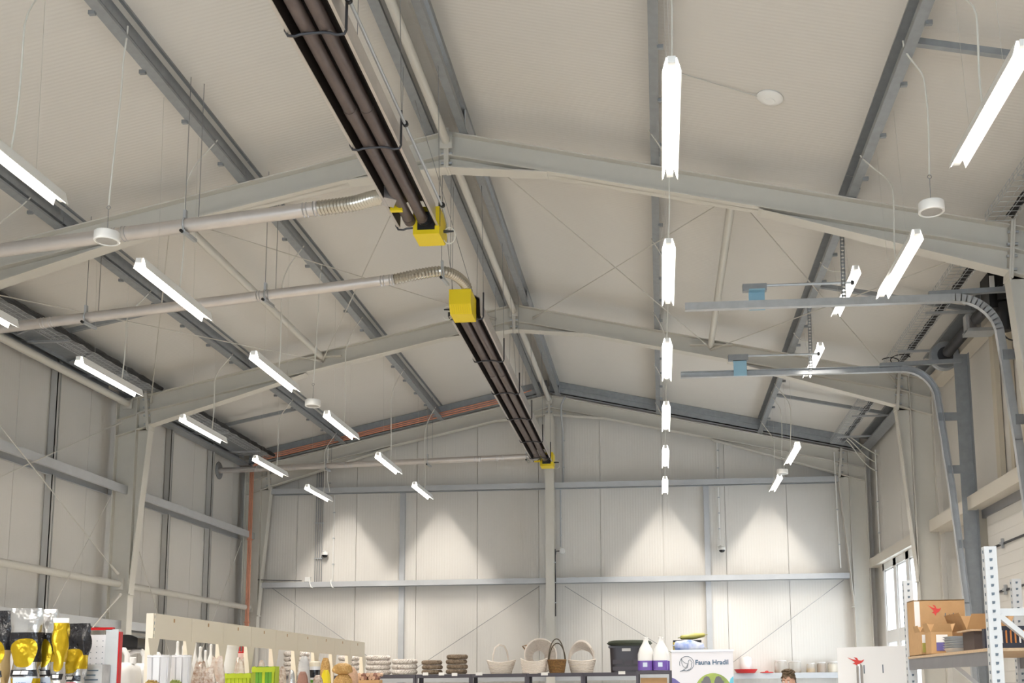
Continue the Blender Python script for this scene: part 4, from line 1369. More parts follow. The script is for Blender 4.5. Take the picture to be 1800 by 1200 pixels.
def sack(x0, x1, yt, label, ma, name='snack_bag', cat='bag', X=-1.85, seed=1, depth=None, knot=False, z0=None):
    a, w_ = on_gond(x0, x1, yt, X)
    a, w_ = on_gond(x0, x1, yt, max(X, GX + .045 + w_ * .63))      # clear of the uprights
    zb0 = GZ if z0 is None else z0
    h = a.z - zb0
    d = depth or w_ * .7
    t = thing(name, label, cat, (a.x, a.y, zb0), 'bags of pet treats on the gondola')

    def f(u, v):
        an = 2 * PI * u
        if knot:
            rr = (.80 + .2 * math.sin(PI * v)) * (1 - .38 * max(0, (v - .45) / .55) ** 1.4)
        else:
            rr = (1 - (2 * v - 1) ** 4 * .55) * (1 - .25 * v)
        wv = 1 + .09 * math.sin(4 * an + seed + 5 * v) + .05 * math.sin(9 * an + 2 * seed) + (.22 * v * math.sin(5 * an + 3 * seed) if knot else 0)
        return V((a.x + w_ / 2 * rr * wv * math.cos(an), a.y + d / 2 * rr * wv * math.sin(an), zb0 + h * v * (1 + (.07 * math.sin(3 * an + seed) * v if knot else 0))))
    mb = MB().grid(f, 24, 16, True)
    mb.f += [tuple(range(24))[::-1], tuple(15 * 24 + k for k in range(24))]; mb.m += [0, 0]
    mb.build('bag_body', ma, t, angle=70)
    q = f(.75, .5)
    if ma in ('clear_bag', 'clear_bag_brown', 'yellow_bag'):
        MB().box(q.x - w_ * .2, q.x + w_ * .2, q.y - .012, q.y - .006, q.z - .03, q.z + .03).build('label_sticker', 'paper', t, smooth=False)
    return t


sack(337, 366, 1166, 'clear bag of brown chews next to the white planters', 'clear_bag_brown', seed=2, knot=True)
sack(368, 398, 1158, 'clear bag of pale pink chews before the lime planter', 'clear_bag', seed=3, knot=True)
sack(452, 468, 1160, 'crumpled clear bag sticking out behind the green planter', 'clear_bag', seed=9, X=-1.95)
sack(411, 433, 1160, 'puffed clear bag standing between the lime and green planters', 'clear_bag', seed=12, X=-1.93, knot=True)
sack(522, 548, 1153, 'tall clear bag of grey pellets behind the dark brown pouch', 'printed_grey', seed=13, X=-2.0)
sack(548, 570, 1186, 'small bag of mixed brown treats in front of the lidded jar', 'clear_bag_brown', seed=14, X=-1.72)
sack(600, 632, 1172, 'bag of pale biscuits behind the golden nut bags', 'chew', seed=15, X=-2.0)
sack(350, 384, 1176, 'low clear bag of brown chews between two taller ones', 'clear_bag_brown', seed=16, X=-1.72, knot=True)
sack(488, 505, 1171, 'tall bag of dark brown kibble beside the green planter', 'clear_bag_brown', seed=4)
sack(504, 521, 1177, 'small white bag next to the dark brown kibble', 'silver_foil', seed=5)
sack(520, 545, 1180, 'dark brown treat pouch on the gondola', 'chew_dark', seed=6)
sack(561, 584, 1156, 'round bag of light brown biscuits behind the yellow bag', 'nuts', seed=7, X=-1.95)
sack(563, 583, 1177, 'bright yellow treat bag on the gondola', 'yellow_bag', seed=8)
sack(584, 622, 1183, 'lower clear bag of golden nuts on the gondola', 'nuts', seed=10)
a, w_ = on_gond(584, 622, 1183)
sack(584, 621, 1165, 'upper clear bag of golden nuts lying on another', 'nuts', seed=11, z0=a.z - .01)
a, w_ = on_gond(545, 563, 1162)
t = thing('treat_jar', 'white lidded jar with a dark label between treat bags', 'jar', (a.x, a.y, GZ))
hj = a.z - GZ
MB().lathe([(w_ / 2, 0), (w_ / 2, hj * .88)], 24, (a.x, a.y, GZ)).build('jar_body', 'planter_white', t)
MB().lathe([(w_ / 2 + .003, 0), (w_ / 2 + .003, hj * .1), (w_ / 2 - .01, hj * .12)], 24, (a.x, a.y, GZ + hj * .88)).build('lid', 'cream', t)
MB().lathe([(w_ / 2 + .0015, 0), (w_ / 2 + .0015, hj * .18)], 24, (a.x, a.y, GZ + hj * .62), cap=False).build('label_band', 'bag_black', t)
MB().lathe([(w_ / 2 + .0015, 0), (w_ / 2 + .0015, hj * .07)], 24, (a.x, a.y, GZ + hj * .50), cap=False).build('green_band', 'leaf_green', t)
# heap of rolled chews lying in their carton
rnd = random.Random(5)
a, w_ = on_gond(624, 664, 1192)
ct = a.z - .02
tag(MB().ext([(a.x - .17, a.y - .10, GZ), (a.x + .19, a.y - .10, GZ), (a.x + .19, a.y - .10, ct), (a.x - .17, a.y - .10, ct)], (0, .20, 0)).build('chew_crate', 'card', loc=(a.x, a.y, GZ), smooth=False), 'brown carton filled with rolled pet chews', 'carton')
for i in range(14):
    row = i // 7
    an = PI / 2 + rnd.uniform(-.12, .12)
    c = V((a.x - .145 + .05 * (i % 7) + .025 * row, a.y + rnd.uniform(-.015, .015), ct + .024 + .043 * row))
    d = V((math.cos(an), math.sin(an), 0)) * .05
    tt = thing('rolled_chew', 'rolled pet chew in the heap beside the golden nut bags', 'pet chew', c, 'rolled chews in the heap')
    MB().tube([c - d, c - d * .7, c, c + d * .7, c + d], .02, 10, rs=[.025, .02, .018, .02, .025]).build('chew_body', 'chew' if i % 3 else 'chew_dark', tt)


# canisters on the far side of the gondola
def canister(x, y, h, w_, label, group='white canisters behind the header panel', tip=False):
    t = thing('canister', label, 'canister', (x, y, GZ), group)
    r = w_ / 2
    if tip:
        MB().lathe([(r * .96, 0), (r, .01), (r, h * .55), (r * .75, h * .72), (r * .25, h * .9), (r * .2, h)], 16, (x, y, GZ)).build('bottle_body', 'jug_white', t)
        MB().lathe([(r * .24, 0), (r * .24, .03), (r * .1, .04)], 12, (x, y, GZ + h)).build('cap', 'jug_white', t)
        return t
    mb = MB()
    prof = [(0, .92), (.02, 1), (.62, 1), (.72, .93), (.78, .6)]
    mb.grid(lambda u, v: V((x + r * pf(prof, v) * math.copysign(abs(math.cos(2 * PI * u)) ** .45, math.cos(2 * PI * u)), y + r * pf(prof, v) * math.copysign(abs(math.sin(2 * PI * u)) ** .45, math.sin(2 * PI * u)), GZ + h * prof_h(prof, v))), 28, len(prof), True)
    mb.f += [tuple(range(28))[::-1], tuple((len(prof) - 1) * 28 + k for k in range(28))]; mb.m += [0, 0]
    mb.build('canister_body', 'jug_white', t, angle=50)
    MB().tube([(x - r * .7, y, GZ + h * .74), (x - r * .65, y, GZ + h * .93), (x - r * .3, y, GZ + h * .98), (x + r * .15, y, GZ + h * .98), (x + r * .35, y, GZ + h * .9), (x + r * .38, y, GZ + h * .74)], .022, 10).build('handle', 'jug_white', t)
    MB().lathe([(.026, 0), (.026, .05), (.02, .055)], 14, (x + r * .72, y, GZ + h * .76)).build('cap', 'jug_white', t)
    return t


def pf(prof, v):
    return prof[min(len(prof) - 1, int(round(v * (len(prof) - 1))))][1]


def prof_h(prof, v):
    return prof[min(len(prof) - 1, int(round(v * (len(prof) - 1))))][0]


for i, (x, y, hh, lb) in enumerate(((-2.39, 8.72, .52, 'big white canister nearest the pegboard stand'), (-2.39, 9.02, .52, 'big white canister second from the pegboard stand'), (-2.39, 9.33, .50, 'big white canister third from the pegboard stand'), (-2.39, 9.64, .48, 'big white canister fourth from the pegboard stand'))):
    canister(x, y, hh, .27, lb)
for i in range(7):
    canister(-2.165, 9.26 + i * .118, .56 - .03 * (i % 3), .11, '%s slim white pointed bottle beside the big canisters' % ('first', 'second', 'third', 'fourth', 'fifth', 'sixth', 'last')[i], 'slim bottles behind the header panel', True)
for i in range(4):
    canister(-2.25, 10.08 + i * .121, .36, .12, '%s short white pointed bottle beyond the slim ones' % ('first', 'second', 'third', 'last')[i], 'short bottles behind the header panel', True)
a = px(401, 1135, 'X', -2.25)
t = thing('white_bucket', 'tall white tapered bucket behind the header panel', 'bucket', (a.x, a.y, GZ))
MB().lathe([(.075, 0), (.10, a.z - GZ - .02), (.106, a.z - GZ - .02), (.106, a.z - GZ)], 24, (a.x, a.y, GZ)).build('bucket_body', 'jug_white', t)
MB().lathe([(.108, 0), (.108, .02), (.09, .03)], 24, (a.x, a.y, a.z - .01)).build('lid', 'jug_white', t)
a = px(424, 1148, 'X', -2.25)
t = thing('pink_bucket', 'pale pink tapered bucket with a red rim beside the white bucket', 'bucket', (a.x, a.y, GZ))
mat('pale_pink', (236, 200, 196), .4)
MB().lathe([(.08, 0), (.105, a.z - GZ)], 24, (a.x, a.y, GZ)).build('bucket_body', 'pale_pink', t)
mb = MB()
for k in range(12):
    an = k * PI / 6
    mb.tube([(a.x + .10 * math.cos(an), a.y + .10 * math.sin(an), a.z), (a.x + .10 * math.cos(an), a.y + .10 * math.sin(an), a.z + .07)], .006, 5)
mb.tube([(a.x + .10 * math.cos(b), a.y + .10 * math.sin(b), a.z + .01) for b in [i * PI / 12 for i in range(24)]], .008, 6, closed=True)
mb.build('red_rim', 'red', t)
# black curved carrier above the first canisters
a = px(232, 1122, 'Y', 9.02)
zc0 = 2.035
t = thing('black_carrier', 'glossy black curved carrier lying on the canister handles', 'carrier', (a.x, 9.02, zc0))
arch = [(a.x - .12 + .22 * u, 8.92, zc0 + .01 + (a.z + .02 - zc0) * math.sin(PI * (.18 + .62 * u)) ** .6) for u in [i / 13 for i in range(14)]]
MB().ext(arch + [(a.x + .10, 8.92, zc0 + .01), (a.x - .12, 8.92, zc0 + .01)], (0, .20, 0)).build('shell', 'black_gloss', t)
MB().box(a.x - .11, a.x + .09, 8.93, 9.11, zc0 - .004, zc0 + .012).build('foot', 'black', t, smooth=False)

# ================================================================== DARK SHELVES ALONG THE GABLE
SZ, SY0, SY1, SW = 1.885, 17.55, 18.0, .905
def shelf_unit(x, label):
    t = thing('shelf_unit', label, 'shelf', (x, (SY0 + SY1) / 2, FZ), 'dark metal shelf units along the gable')
    for sx in (-1, 1):
        for sy in (SY0, SY1):
            s2 = 1 if sy == SY0 else -1
            MB().sheet([(x + sx * (SW / 2 - .035), sy, FZ), (x + sx * (SW / 2 - .002), sy, FZ), (x + sx * (SW / 2 - .002), sy + s2 * .035, FZ)], (0, 0, SZ - FZ), .002).build('post', 'shelf_black', t, smooth=False)
    for zz in (FZ + .1, .75, 1.30, SZ - .035):
        b = MB().box(x - SW / 2 + .004, x + SW / 2 - .004, SY0 + .003, SY1 - .003, zz + .02, zz + .03).build('shelf_board', 'shelf_board', t, smooth=False)
        MB().box(x - SW / 2 + .003, x + SW / 2 - .003, SY0 - .003, SY0 + .006, zz - .02, zz + .035).box(x - SW / 2 + .003, x + SW / 2 - .003, SY1 - .006, SY1 + .003, zz - .02, zz + .035).build('shelf_edge', 'shelf_black', b, smooth=False)
    return t


mat('wreath_tag', (236, 234, 230), .6)
UX = [-4.22, -3.31, -2.40, -1.49, -.585, .32, 1.225]
UN = ['farthest towards the copper pipes', 'seen under the header panel', 'holding the white wreaths', 'holding the brown wreaths', 'holding the handled white basket', 'holding the hooded basket', 'holding the black storage bin']
units = [shelf_unit(x, 'dark metal shelf unit ' + n_) for x, n_ in zip(UX, UN)]
for x, y, k in ((776, 1184, 3), (799, 1185, 3), (842, 1184, 4), (957, 1184, 5), (1093, 1182, 6), (748, 1184, 3)):
    c = px(x, y, 'Y', SY0 - .01)
    MB().obox(c, (.055 if k != 3 else .045, 0, 0), (0, .002, 0), (0, 0, .024)).build('price_tag', 'paper', units[k], smooth=False)

# wreaths: twisted vine rings in stacks
def ring_mesh(R, r, matn):
    mb = MB()
    n, ns = 60, 5
    for k in range(ns):
        path = []
        for i in range(n):
            a = 2 * PI * i / n
            b = 2 * PI * k / ns + a * 6
            rr = R + r * .62 * math.cos(b)
            path.append((rr * math.cos(a), rr * math.sin(a), r * .62 * math.sin(b)))
        mb.tube(path, r * .36, 6, closed=True)
    return mb


RP = {}
def wreath(x0, x1, ybot, cnt, hpx, matn, lb, Y=17.74, tags=()):
    c = px((x0 + x1) / 2, 1183, 'Y', Y)
    R2 = (x1 - x0) * Y / FPX / 2 * 1.01
    step = hpx * Y / FPX
    for i in range(cnt):
        nm = ['bottom', 'second', 'third', 'fourth', 'fifth'][i] if i < cnt - 1 else 'top'
        key = (matn, round(R2, 2))
        z = SZ + .002 + step * (i + .5)
        if key not in RP:
            o = ring_mesh(R2 - step / 2, step / 2, matn).build('wreath', matn, local=True, angle=180)
            RP[key] = o
        else:
            o = RP[key].copy(); COL.objects.link(o)
        o.location = (c.x + .006 * math.sin(i * 3 + x0), Y + .006 * math.cos(i * 2 + x0), z)
        o.rotation_euler = (0, 0, i * 1.3 + x0)
        tag(o, '%s twisted vine wreath of %s' % (nm, lb), 'wreath', 'vine wreaths in stacks')


wreath(643, 687, 1183, 4, 8.6, 'vine_white', 'the tall white stack')
wreath(688, 734, 1183, 3, 9.2, 'vine_white', 'the low white stack')
wreath(741, 778, 1183, 3, 8.3, 'vine_brown', 'the low brown stack')
wreath(784, 822, 1183, 4, 8.6, 'vine_brown', 'the tall brown stack')
wreath(497, 545, 1183, 5, 8.6, 'vine_white', 'the white stack seen under the header panel', Y=17.74)
wreath(594, 632, 1183, 4, 8.6, 'vine_white', 'the white stack beside the end of the gondola', Y=17.74)


# baskets
def basket(cx_, Y, w_, d_, h, label, matn, handle=None, flare=1.25, wave=.0, ribs=22, z0=SZ):
    t = thing('wicker_basket', label, 'basket', (cx_, Y, z0))
    rows_ = max(5, int(h / .022))
    def ringp(k, off=0):
        f_ = k / rows_
        sx, sy = w_ / 2 / flare * (1 + (flare - 1) * f_), d_ / 2 / flare * (1 + (flare - 1) * f_)
        return [V((cx_ + (sx + off * (1 if (i + k) % 2 else -1)) * math.cos(2 * PI * i / (2 * ribs)), Y + (sy + off * (1 if (i + k) % 2 else -1)) * math.sin(2 * PI * i / (2 * ribs)), z0 + h * f_ + .006 + wave * f_ * math.cos(2 * 2 * PI * i / (2 * ribs)))) for i in range(2 * ribs)]
    mb = MB()
    for k in range(rows_):
        mb.tube(ringp(k, .004), h / rows_ * .52, 5, closed=True)
    mb.add([(cx_, Y, z0 + .004)] + ringp(0), [(0, i + 1, (i + 1) % (2 * ribs) + 1) for i in range(2 * ribs)])
    mb.build('weave', matn, t, angle=60)
    MB().tube(ringp(rows_), .013, 7, closed=True).build('rim', matn, t, angle=180)
    if handle:
        for hh_, off_, m_, r_ in handle:
            sx = w_ / 2 * .93
            MB().tube([V((cx_ + off_ + sx * math.cos(a), Y, z0 + h * .8 + (hh_ - h * .8) * math.sin(a))) for a in [i * PI / 18 for i in range(19)]], r_, 8).build('handle', m_, t)
    return t


def bx(x, y=1183, Y=17.74):
    return px(x, y, 'Y', Y).x


t = basket(bx(881), 17.74, .46, .30, .19, 'white oval wicker basket with a tall bent handle', 'wicker_white', None, 1.45, .02)
x = bx(881)
MB().tube([V((x - .13, 17.66, SZ + .18)), V((x - .12, 17.66, SZ + .30)), V((x - .09, 17.68, SZ + .42)), V((x - .03, 17.72, SZ + .47)), V((x + .04, 17.80, SZ + .45)), V((x + .08, 17.86, SZ + .36)), V((x + .10, 17.88, SZ + .20))], .014, 8).build('handle', 'wicker_white', t)
basket(bx(940), 17.665, .43, .30, .20, 'white oval wicker basket in front of the upright one', 'wicker_white', None, 1.2, .03)
# upright round basket leaning behind
c = px(950, 1143, 'Y', 17.89)
t = thing('wicker_basket', 'large round white wicker basket standing on its edge', 'basket', (c.x, 17.89, SZ))
Rb = .255
mb = MB()
n = V((.28, -.95, .12)).normalized()
u = n.cross(V((0, 0, 1))).normalized(); w2 = u.cross(n)
cc = V((c.x, 17.89, SZ + Rb + .035))
for k in range(11):
    rr = Rb * (1 - (k / 11) ** 2 * .0) * (1 - .055 * k); dep = -.03 * k * (1 - k / 24)
    mb.tube([cc + (u * math.cos(a) + w2 * math.sin(a) * 1.05) * rr + n * (dep + .006 * (1 if (i + k) % 2 else -1)) for i, a in enumerate([j * 2 * PI / 40 for j in range(40)])], .014, 5, closed=True)
mb.build('weave', 'wicker_white', t, angle=60)
mb = MB()
for j in range(20):
    a = j * 2 * PI / 20
    mb.tube([cc + (u * math.cos(a) + w2 * math.sin(a) * 1.05) * Rb * (1 - .055 * k) + n * (-.03 * k * (1 - k / 24) + .016) for k in range(11)], .009, 5)
mb.build('ribs', 'wicker_white', t)
MB().tube([cc + (u * math.cos(a) + w2 * math.sin(a) * 1.05) * (Rb + .006) + n * .01 for a in [j * 2 * PI / 40 for j in range(40)]], .016, 7, closed=True).build('rim', 'wicker_white', t, angle=180)
MB().tube([cc + V((-.22, .02, .06)), cc + V((-.30, .03, .16)), cc + V((-.22, .03, .17))], .013, 7).build('ear_handle', 'wicker_brown', t)
basket(bx(980), 17.66, .29, .26, .20, 'small brown wicker basket with a double hoop handle', 'wicker_brown', [(.55, -.005, 'handle_dark', .009), (.48, .006, 'handle_dark', .009)], 1.30, .0, 14)
t = basket(bx(1023), 17.74, .44, .30, .19, 'white wicker cradle basket with an arched hood', 'wicker_white', None, 1.3, .015)
x = bx(1023)
def hood(th, v_, k=1.0):
    a_ = PI * v_
    return V((x - .01 + .20 * k * math.cos(a_), 17.78 - math.sin(th) * .30 * k * math.sin(a_), SZ + .19 + math.cos(th) * .33 * k * math.sin(a_)))


for th in (-.55, -.15, .35):
    MB().tube([hood(th, j / 16, 1.02) for j in range(17)], .013, 7).build('hood_hoop', 'wicker_white', t)
mb = MB()
for k in range(14):
    th = -.95 + k * .062
    mb.tube([hood(th, j / 20, 1 + .012 * (1 if (j + k) % 2 else -1)) for j in range(21)], .010, 5)
mb.build('hood_weave', 'wicker_white', t, angle=60)
MB().tube([V((x + .19, 17.70, SZ + .18)), V((x + .20, 17.68, SZ + .33)), V((x + .16, 17.64, SZ + .40))], .012, 7).build('hood_stay', 'wicker_white', t)
# storage bin with cushion
a = px(1073, 1131, 'Y', 17.72); b = px(1136, 1131, 'Y', 17.72)
t = thing('storage_bin', 'black lidded storage bin under the round dark cushion', 'bin', ((a.x + b.x) / 2, 17.72, SZ))
xm, hw_ = (a.x + b.x) / 2 - .03, .27
hb = .42
MB().grid(lambda u_, v_: V((xm + hw_ * (1 - .06 * (1 - v_)) * math.copysign(abs(math.cos(2 * PI * u_)) ** .3, math.cos(2 * PI * u_)), 17.74 + .19 * (1 - .06 * (1 - v_)) * math.copysign(abs(math.sin(2 * PI * u_)) ** .3, math.sin(2 * PI * u_)), SZ + hb * v_)), 40, 6, True).lathe([(.1, 0), (.1, .01)], 12, (xm, 17.74, SZ)).build('bin_body', 'bin_black', t, angle=50)
MB().box(xm - hw_ - .015, xm + hw_ + .015, 17.535, 17.945, SZ + hb - .03, SZ + hb).build('bin_lid', 'bin_black', t, smooth=False)
MB().box(xm - .07, xm + .07, 17.54, 17.552, SZ + hb - .085, SZ + hb - .04).build('label_plate', 'paper', t, smooth=False)
mb = MB()
for (x0, x1, z0, z1) in ((-.22, -.06, .13, .20), (-.03, .08, .11, .19), (.11, .22, .13, .20), (-.22, .22, .03, .09)):
    mb.box(xm + x0, xm + x1, 17.548, 17.556, SZ + z0, SZ + z1)
mb.build('pressed_ribs', 'shelf_black', t, smooth=False)
cz = SZ + hb
t = thing('cushion', 'round dark green cushion lying on the black storage bin', 'cushion', (xm + .05, 17.74, cz))
MB().lathe([(.0, 0), (.28, .0), (.345, .02), (.36, .045), (.345, .075), (.28, .09), (.0, .098)], 40, (xm + .05, 17.74, cz)).build('cushion_body', 'cushion_green', t)
MB().tube([V((xm + .05 + .362 * math.cos(a), 17.74 + .362 * math.sin(a), cz + .045)) for a in [j * 2 * PI / 40 for j in range(40)]], .007, 6, closed=True).build('piping', 'cushion_green', t)

# ---- small shelf tower with purple jugs
t = thing('shelf_tower', 'narrow grey metal shelf tower under the purple jugs', 'shelf', (1.925, 15.1, FZ))
for xx in (1.70, 2.15):
    for yy in (14.90, 15.35):
        MB().box(xx - .018, xx + .018, yy - .018, yy + .018, FZ, 1.875).build('post', 'shelf_black', t, smooth=False)
for zz in (.4, 1.05, 1.83):
    MB().box(1.69, 2.16, 14.885, 15.365, zz, zz + .045).build('shelf_board', 'shelf_black', t, smooth=False)
tag(MB().box(1.74, 2.10, 14.98, 15.3, 1.095, 1.78).build('carton', 'card', loc=(1.92, 15.1, 1.095), smooth=False), 'brown carton inside the narrow shelf tower', 'carton')


def jug(x, y, z, lb, group):
    t = thing('purple_jug', lb, 'jug', (x, y, z), group)
    w_ = .1
    sq = lambda u_, r, e=.35: (r * math.copysign(abs(math.cos(2 * PI * u_)) ** e, math.cos(2 * PI * u_)), r * math.copysign(abs(math.sin(2 * PI * u_)) ** e, math.sin(2 * PI * u_)))
    prof = [(0, .095), (.005, .1), (.22, .1), (.30, .075), (.36, .04), (.40, .022), (.43, .02)]
    mb = MB()
    vs = []
    for (h, r) in prof:
        vs += [V((x + sq(i / 24, r)[0], y + sq(i / 24, r)[1], z + h)) for i in range(24)]
    fs = [(j * 24 + i, j * 24 + (i + 1) % 24, (j + 1) * 24 + (i + 1) % 24, (j + 1) * 24 + i) for j in range(len(prof) - 1) for i in range(24)]
    fs += [tuple(range(24))[::-1], tuple((len(prof) - 1) * 24 + i for i in range(24))]
    mb.add(vs, fs)
    mb.build('jug_body', 'jug_white', t, angle=45)
    mb = MB()
    vs = [V((x + sq(i / 24, .102)[0], y + sq(i / 24, .102)[1], z + h)) for h in (.004, .135) for i in range(24)]
    mb.add(vs, [(i, (i + 1) % 24, 24 + (i + 1) % 24, 24 + i) for i in range(24)])
    lbm = mb.build('label_wrap', 'purple', t, angle=45)
    MB().box(x - .03, x + .03, y - .1045, y - .1025, z + .05, z + .11).build('label_patch', 'blue_label', lbm, smooth=False)
    MB().lathe([(.024, 0), (.024, .03), (.018, .034)], 12, (x, y, z + .425)).build('cap', 'jug_white', t)
    return t


xa = px(1134.5, 1172, 'Y', 15.0).x; xb = px(1160.5, 1172, 'Y', 15.0).x
jug(xa - .002, 15.0, 1.876, 'white jug with a purple label, front one beside the black bin', 'white and purple jugs')
jug(xb + .002, 15.0, 1.876, 'white jug with a purple label, front one beside the banner', 'white and purple jugs')
jug(xa + .02, 15.24, 1.876, 'white and purple jug standing behind, towards the black bin', 'white and purple jugs')
jug(xb + .033, 15.24, 1.876, 'white and purple jug standing behind, towards the banner', 'white and purple jugs')

# ---- shelf behind the banner with bags on top
t = thing('shelf_tower', 'grey metal shelf tower hidden behind the roll-up banner', 'shelf', (2.5, 15.55, FZ))
for xx in (2.22, 2.78):
    for yy in (15.35, 15.75):
        MB().box(xx - .018, xx + .018, yy - .018, yy + .018, FZ, 2.10).build('post', 'shelf_black', t, smooth=False)
for zz in (.4, 1.2, 2.06):
    MB().box(2.2, 2.8, 15.335, 15.765, zz, zz + .045).build('shelf_board', 'shelf_black', t, smooth=False)
zz = 2.106
t = thing('black_carton', 'flat black carton with a yellow edge behind the banner', 'carton', (2.4, 15.6, zz))
MB().box(2.20, 2.60, 15.55, 15.75, zz, zz + .20).build('carton_body', 'black', t, smooth=False)
MB().box(2.205, 2.27, 15.545, 15.55, zz + .02, zz + .17).build('yellow_print', 'yellow', t, smooth=False)


def pillow(name, lb, c, w_, d_, h, matn, yaw, tilt=0, cat='bag'):
    c = V(c)
    t = thing(name, lb, cat, c)
    R_ = Matrix.Rotation(yaw, 3, 'Z') @ Matrix.Rotation(tilt, 3, 'Y')
    def f(u_, v_):
        a = 2 * PI * u_; b = PI * v_
        e = math.sin(b) ** .55
        return c + V((0, 0, h / 2)) + R_ @ V((w_ / 2 * -math.cos(b), d_ / 2 * e * math.cos(a), h / 2 * e * math.sin(a) * (1 + .1 * math.sin(5 * b))))
    MB().grid(f, 20, 16, True).build('bag_body', matn, t, angle=70)
    for e in (-1, 1):
        MB().obox(c + V((0, 0, h / 2)) + R_ @ V((e * w_ / 2 * 1.03, 0, 0)), R_ @ V((.02, 0, 0)), R_ @ V((0, d_ / 2 * .8, 0)), R_ @ V((0, 0, .004))).build('seam', matn, t, smooth=False)
    return t


pillow('blue_bag', 'blue and white plastic bag lying behind the top of the banner', (2.42, 15.42, zz + .012), .42, .20, .18, 'blue_bag', .03, .08)
pillow('olive_bag', 'olive green bag lying on the flat black carton', (2.48, 15.64, zz + .213), .36, .20, .085, 'olive_bag', .1, -.10)

# ---- roll-up banner
BX0, BX1, BY, BT = 2.165, 2.985, 14.75, 2.135
t = thing('rollup_banner', 'white roll-up banner reading Fauna Hradil with a bird line logo', 'banner', ((BX0 + BX1) / 2, BY, FZ))
MB().box(BX0, BX1, BY, BY + .004, FZ + .08, BT).build('banner_sheet', 'banner_sheet', t, smooth=False)
MB().box(BX0 - .005, BX1 + .005, BY - .008, BY + .012, BT - .015, BT + .008).build('top_rail', 'alu', t, smooth=False)
MB().box(BX0 - .02, BX1 + .02, BY - .06, BY + .08, FZ, FZ + .09).build('base_cassette', 'alu', t, smooth=False)
bw = BX1 - BX0
o = V((BX0, BY - .002, BT))
ux, uz_ = V((1, 0, 0)), V((0, 0, 1))
W = bw / 107.0                     # metres per photo pixel on the banner
def bp(x, y):                       # crop pixels (12 px per photo px) to banner plane
    return ((x - 110) / 12 * W, -(y - 520) / 12 * W)
text('Fauna', .088, o + ux * bp(600, 0)[0] + uz_ * bp(0, 815)[1], ux, uz_, 'ink_navy', t, 'wordmark')
text('Hradil', .088, o + ux * bp(955, 0)[0] + uz_ * bp(0, 815)[1], ux, uz_, 'ink_navy', t, 'wordmark')
# logo: circle and bird drawn in thin lines
def line3(pts, r, mt, nm):
    return MB().tube([o + ux * bp(*p)[0] + uz_ * bp(*p)[1] + V((0, -.001, 0)) for p in pts], r, 5).build(nm, mt, t)
cxl, cyl, rl = 425, 790, 150
line3([(cxl + rl * math.cos(a), cyl + rl * math.sin(a)) for a in [math.radians(d) for d in range(-200, 130, 10)]], .0035, 'ink_grey', 'logo_circle')
line3([(455, 800), (440, 870), (350, 925), (280, 955), (330, 945), (355, 938), (420, 940), (500, 900), (530, 850), (520, 800), (540, 770), (520, 745), (500, 712), (470, 725), (458, 760), (455, 800)], .0035, 'ink_grey', 'logo_bird')
line3([(310, 680), (340, 740), (390, 780), (455, 800)], .003, 'ink_grey', 'logo_wing')
line3([(310, 680), (320, 780), (350, 850), (400, 880), (455, 800)], .003, 'ink_grey', 'logo_wing')
flat([bp(110, 1080), bp(110, 1700), bp(650, 1700), bp(450, 1320), bp(280, 1190), bp(180, 1110)], o, ux, uz_, 'banner_purple', t, 'purple_corner')
flat([bp(1390, 1060), bp(1330, 1110), bp(1300, 1200), bp(1280, 1400), bp(1390, 1700)], o, ux, uz_, 'cyan', t, 'cyan_corner')
gc = bp(965, 1380)
flat(circ(.245, gc[0], gc[1], 40), o - V((0, .001, 0)), ux, uz_, 'print_green', t, 'round_print')
for (qx, qy, s_) in ((830, 1160, 1), (1080, 1160, -1)):
    c_ = bp(qx, qy)
    flat([(c_[0] + a_ * .07 * s_, c_[1] + b_ * .09) for a_, b_ in ((-.9, -.3), (-1.1, -.1), (-.7, .1), (-.5, .5), (0, .75), (.5, .6), (.8, 0), (.95, -1), (1.0, -2.6), (-1.0, -2.6), (-.8, -1))], o - V((0, .0025, 0)), ux, uz_, 'pigeon_grey', t, 'bird_print')

# ---- white poster with a red bird
PY = 13.2
a = px(1471, 1138, 'Y', PY); b = px(1592, 1134, 'Y', PY)
t = thing('white_poster', 'white poster board with a red bird beside the rack', 'poster', ((a.x + b.x) / 2, PY, FZ))
MB().ext([(a.x, PY, FZ + .02), (b.x, PY, FZ + .02), (b.x, PY, b.z), (a.x, PY, a.z)], (0, .01, 0)).build('board', 'banner_white', t, smooth=False)
MB().box(a.x - .02, b.x + .02, PY - .1, PY + .1, FZ, FZ + .03).build('foot', 'alu', t, smooth=False)
c = px(1506, 1163, 'Y', PY - .003)
flat([(x_ * .22, y_ * .13) for x_, y_ in BIRD], c, ux, uz_, 'ink_red', t, 'bird_print')
for (xx, yy) in ((1519, 1176), (1552, 1175)):
    c = px(xx, yy, 'Y', PY - .003)
    flat([(-.006, -.05), (.006, -.05), (.006, .05), (-.006, .05)], c, ux, uz_, 'ink_grey', t, 'letter_print')
c = px(1510.5, 1167, 'Y', 12.98)
t = thing('steel_post', 'grey round steel post with a domed top before the poster', 'post', (c.x, 12.98, FZ))
MB().lathe([(.038, 0), (.038, c.z - FZ - .04), (.034, c.z - FZ - .015), (.02, c.z - FZ), (.0, c.z - FZ + .003)], 20, (c.x, 12.98, FZ)).build('shaft', 'alu', t)
MB().lathe([(.09, 0), (.09, .012)], 20, (c.x, 12.98, FZ)).build('base_plate', 'rack_grey', t)

